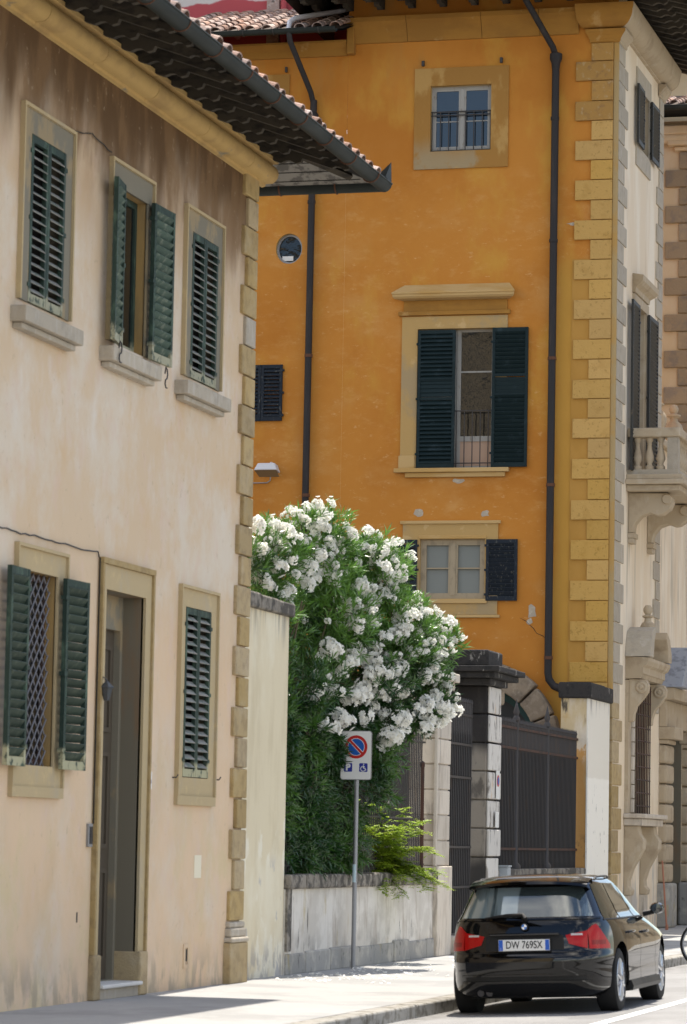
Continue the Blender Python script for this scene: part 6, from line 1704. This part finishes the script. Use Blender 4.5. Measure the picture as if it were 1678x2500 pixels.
flat('red_slash', bar(dx - c45 * 1.06, dz + c45 * 1.06, dx + c45 * 1.06, dz - c45 * 1.06, .030), ys - .0056, 'signred', pw)
p1 = flat('blue_square', rrect(-10.905, -10.793, 2.515, 2.627, .014), ys, 'signnavy', pw)
p2 = flat('blue_square', rrect(-10.700, -10.588, 2.515, 2.627, .014), ys, 'signnavy', pw)
text('P', .115, 'signwhite', pw, Matrix.Translation((-10.849, ys - .003, 2.571)) @ FY, 'letter_p', bold=.006)
wx, wz = -10.644, 2.571
mb = MB(); mb.lathe([(.008, 0), (.008, -.0012)], (wx + .004, ys - .0014, wz + .042), 10, 'Y')
mb.prism(bar(wx + .001, wz + .028, wx + .0, wz - .006, .012), lambda p, q, t: (p, t, q), ys - .0026, ys - .0014)
mb.prism(bar(wx - .003, wz - .006, wx + .024, wz - .008, .011), lambda p, q, t: (p, t, q), ys - .0027, ys - .0015)
mb.prism(bar(wx + .022, wz - .008, wx + .036, wz - .036, .011), lambda p, q, t: (p, t, q), ys - .0026, ys - .0014)
mb.prism(bar(wx + .002, wz + .014, wx + .020, wz + .012, .008), lambda p, q, t: (p, t, q), ys - .0027, ys - .0015)
n = 20
for k in range(n):
    a0, a1 = R(95 + 265 * k / n), R(95 + 265 * (k + 1) / n); r0, r1 = .036, .027; c0, c1 = wx - .004, wz - .016
    mb.prism([(c0 + r0 * math.cos(a0), c1 + r0 * math.sin(a0)), (c0 + r0 * math.cos(a1), c1 + r0 * math.sin(a1)), (c0 + r1 * math.cos(a1), c1 + r1 * math.sin(a1)), (c0 + r1 * math.cos(a0), c1 + r1 * math.sin(a0))], lambda p, q, t: (p, t, q), ys - .0026, ys - .0014)
part('wheelchair_symbol', mb, 'signwhite', pw)
part('sign_clamp', bx(sx - .045, sx + .045, sy - .029, sy + .036, 2.55, 2.58).box(sx - .045, sx + .045, sy - .029, sy + .036, 2.88, 2.91), 'galv', SG)

BK = thing('bicycle', 'dark bicycle standing near the kerb, its wheel cut by the right frame edge', 'bicycle', (0, 0, 0))
def bwheel(x):
    t = part('wheel', MB().tube([(x + .33 * math.cos(2 * math.pi * k / 36), 0, .34 + .33 * math.sin(2 * math.pi * k / 36)) for k in range(37)], .018, 8, False), 'rubber', BK, smooth=True)
    part('rim', MB().tube([(x + .305 * math.cos(2 * math.pi * k / 36), 0, .34 + .305 * math.sin(2 * math.pi * k / 36)) for k in range(37)], .011, 6, False), 'galv', t, smooth=True)
    sp = MB()
    for k in range(18):
        a = 2 * math.pi * k / 18; sp.tube([(x, .0, .34), (x + .30 * math.cos(a), 0, .34 + .30 * math.sin(a))], .0018, 4)
    sp.lathe([(.02, -.04), (.02, .04)], (x, 0, .34), 10, 'Y'); part('spokes', sp, 'galv', t)
bwheel(0); bwheel(1.05)
fr = MB()
bbk, seat, head, ax0, ax1 = (.45, 0, .29), (.32, 0, .80), (.83, 0, .88), (0, 0, .34), (1.05, 0, .34)
for a, b in ((bbk, seat), (seat, head), (bbk, head), (ax0, bbk), (ax0, seat), (head, ax1)): fr.tube([a, b], .015, 8)
part('frame', fr, 'ink', BK, smooth=True)
part('handlebar', MB().tube([(.72, -.27, 1.02), (.80, -.18, 1.04), (.82, 0, 1.02), (.80, .18, 1.04), (.72, .27, 1.02)], .013, 8).tube([head, (.82, 0, 1.02)], .013, 8), 'galv', BK, smooth=True)
part('saddle', MB().tube([(.14, 0, .93), (.24, 0, .945), (.42, 0, .93)], [.07, .06, .02], 10).tube([seat, (.27, 0, .93)], .012, 8), 'trimblack', BK, smooth=True)
part('crank', MB().lathe([(.09, .02), (.09, .03)], bbk, 20, 'Y').tube([(.45, .06, .29), (.55, .06, .16)], .01, 6), 'galv', BK)
BK.matrix_world = Matrix.Translation((-7.20, 47.4, -.10)) @ Matrix.Rotation(R(4), 4, 'Z') @ Matrix.Rotation(R(-6), 4, 'X')
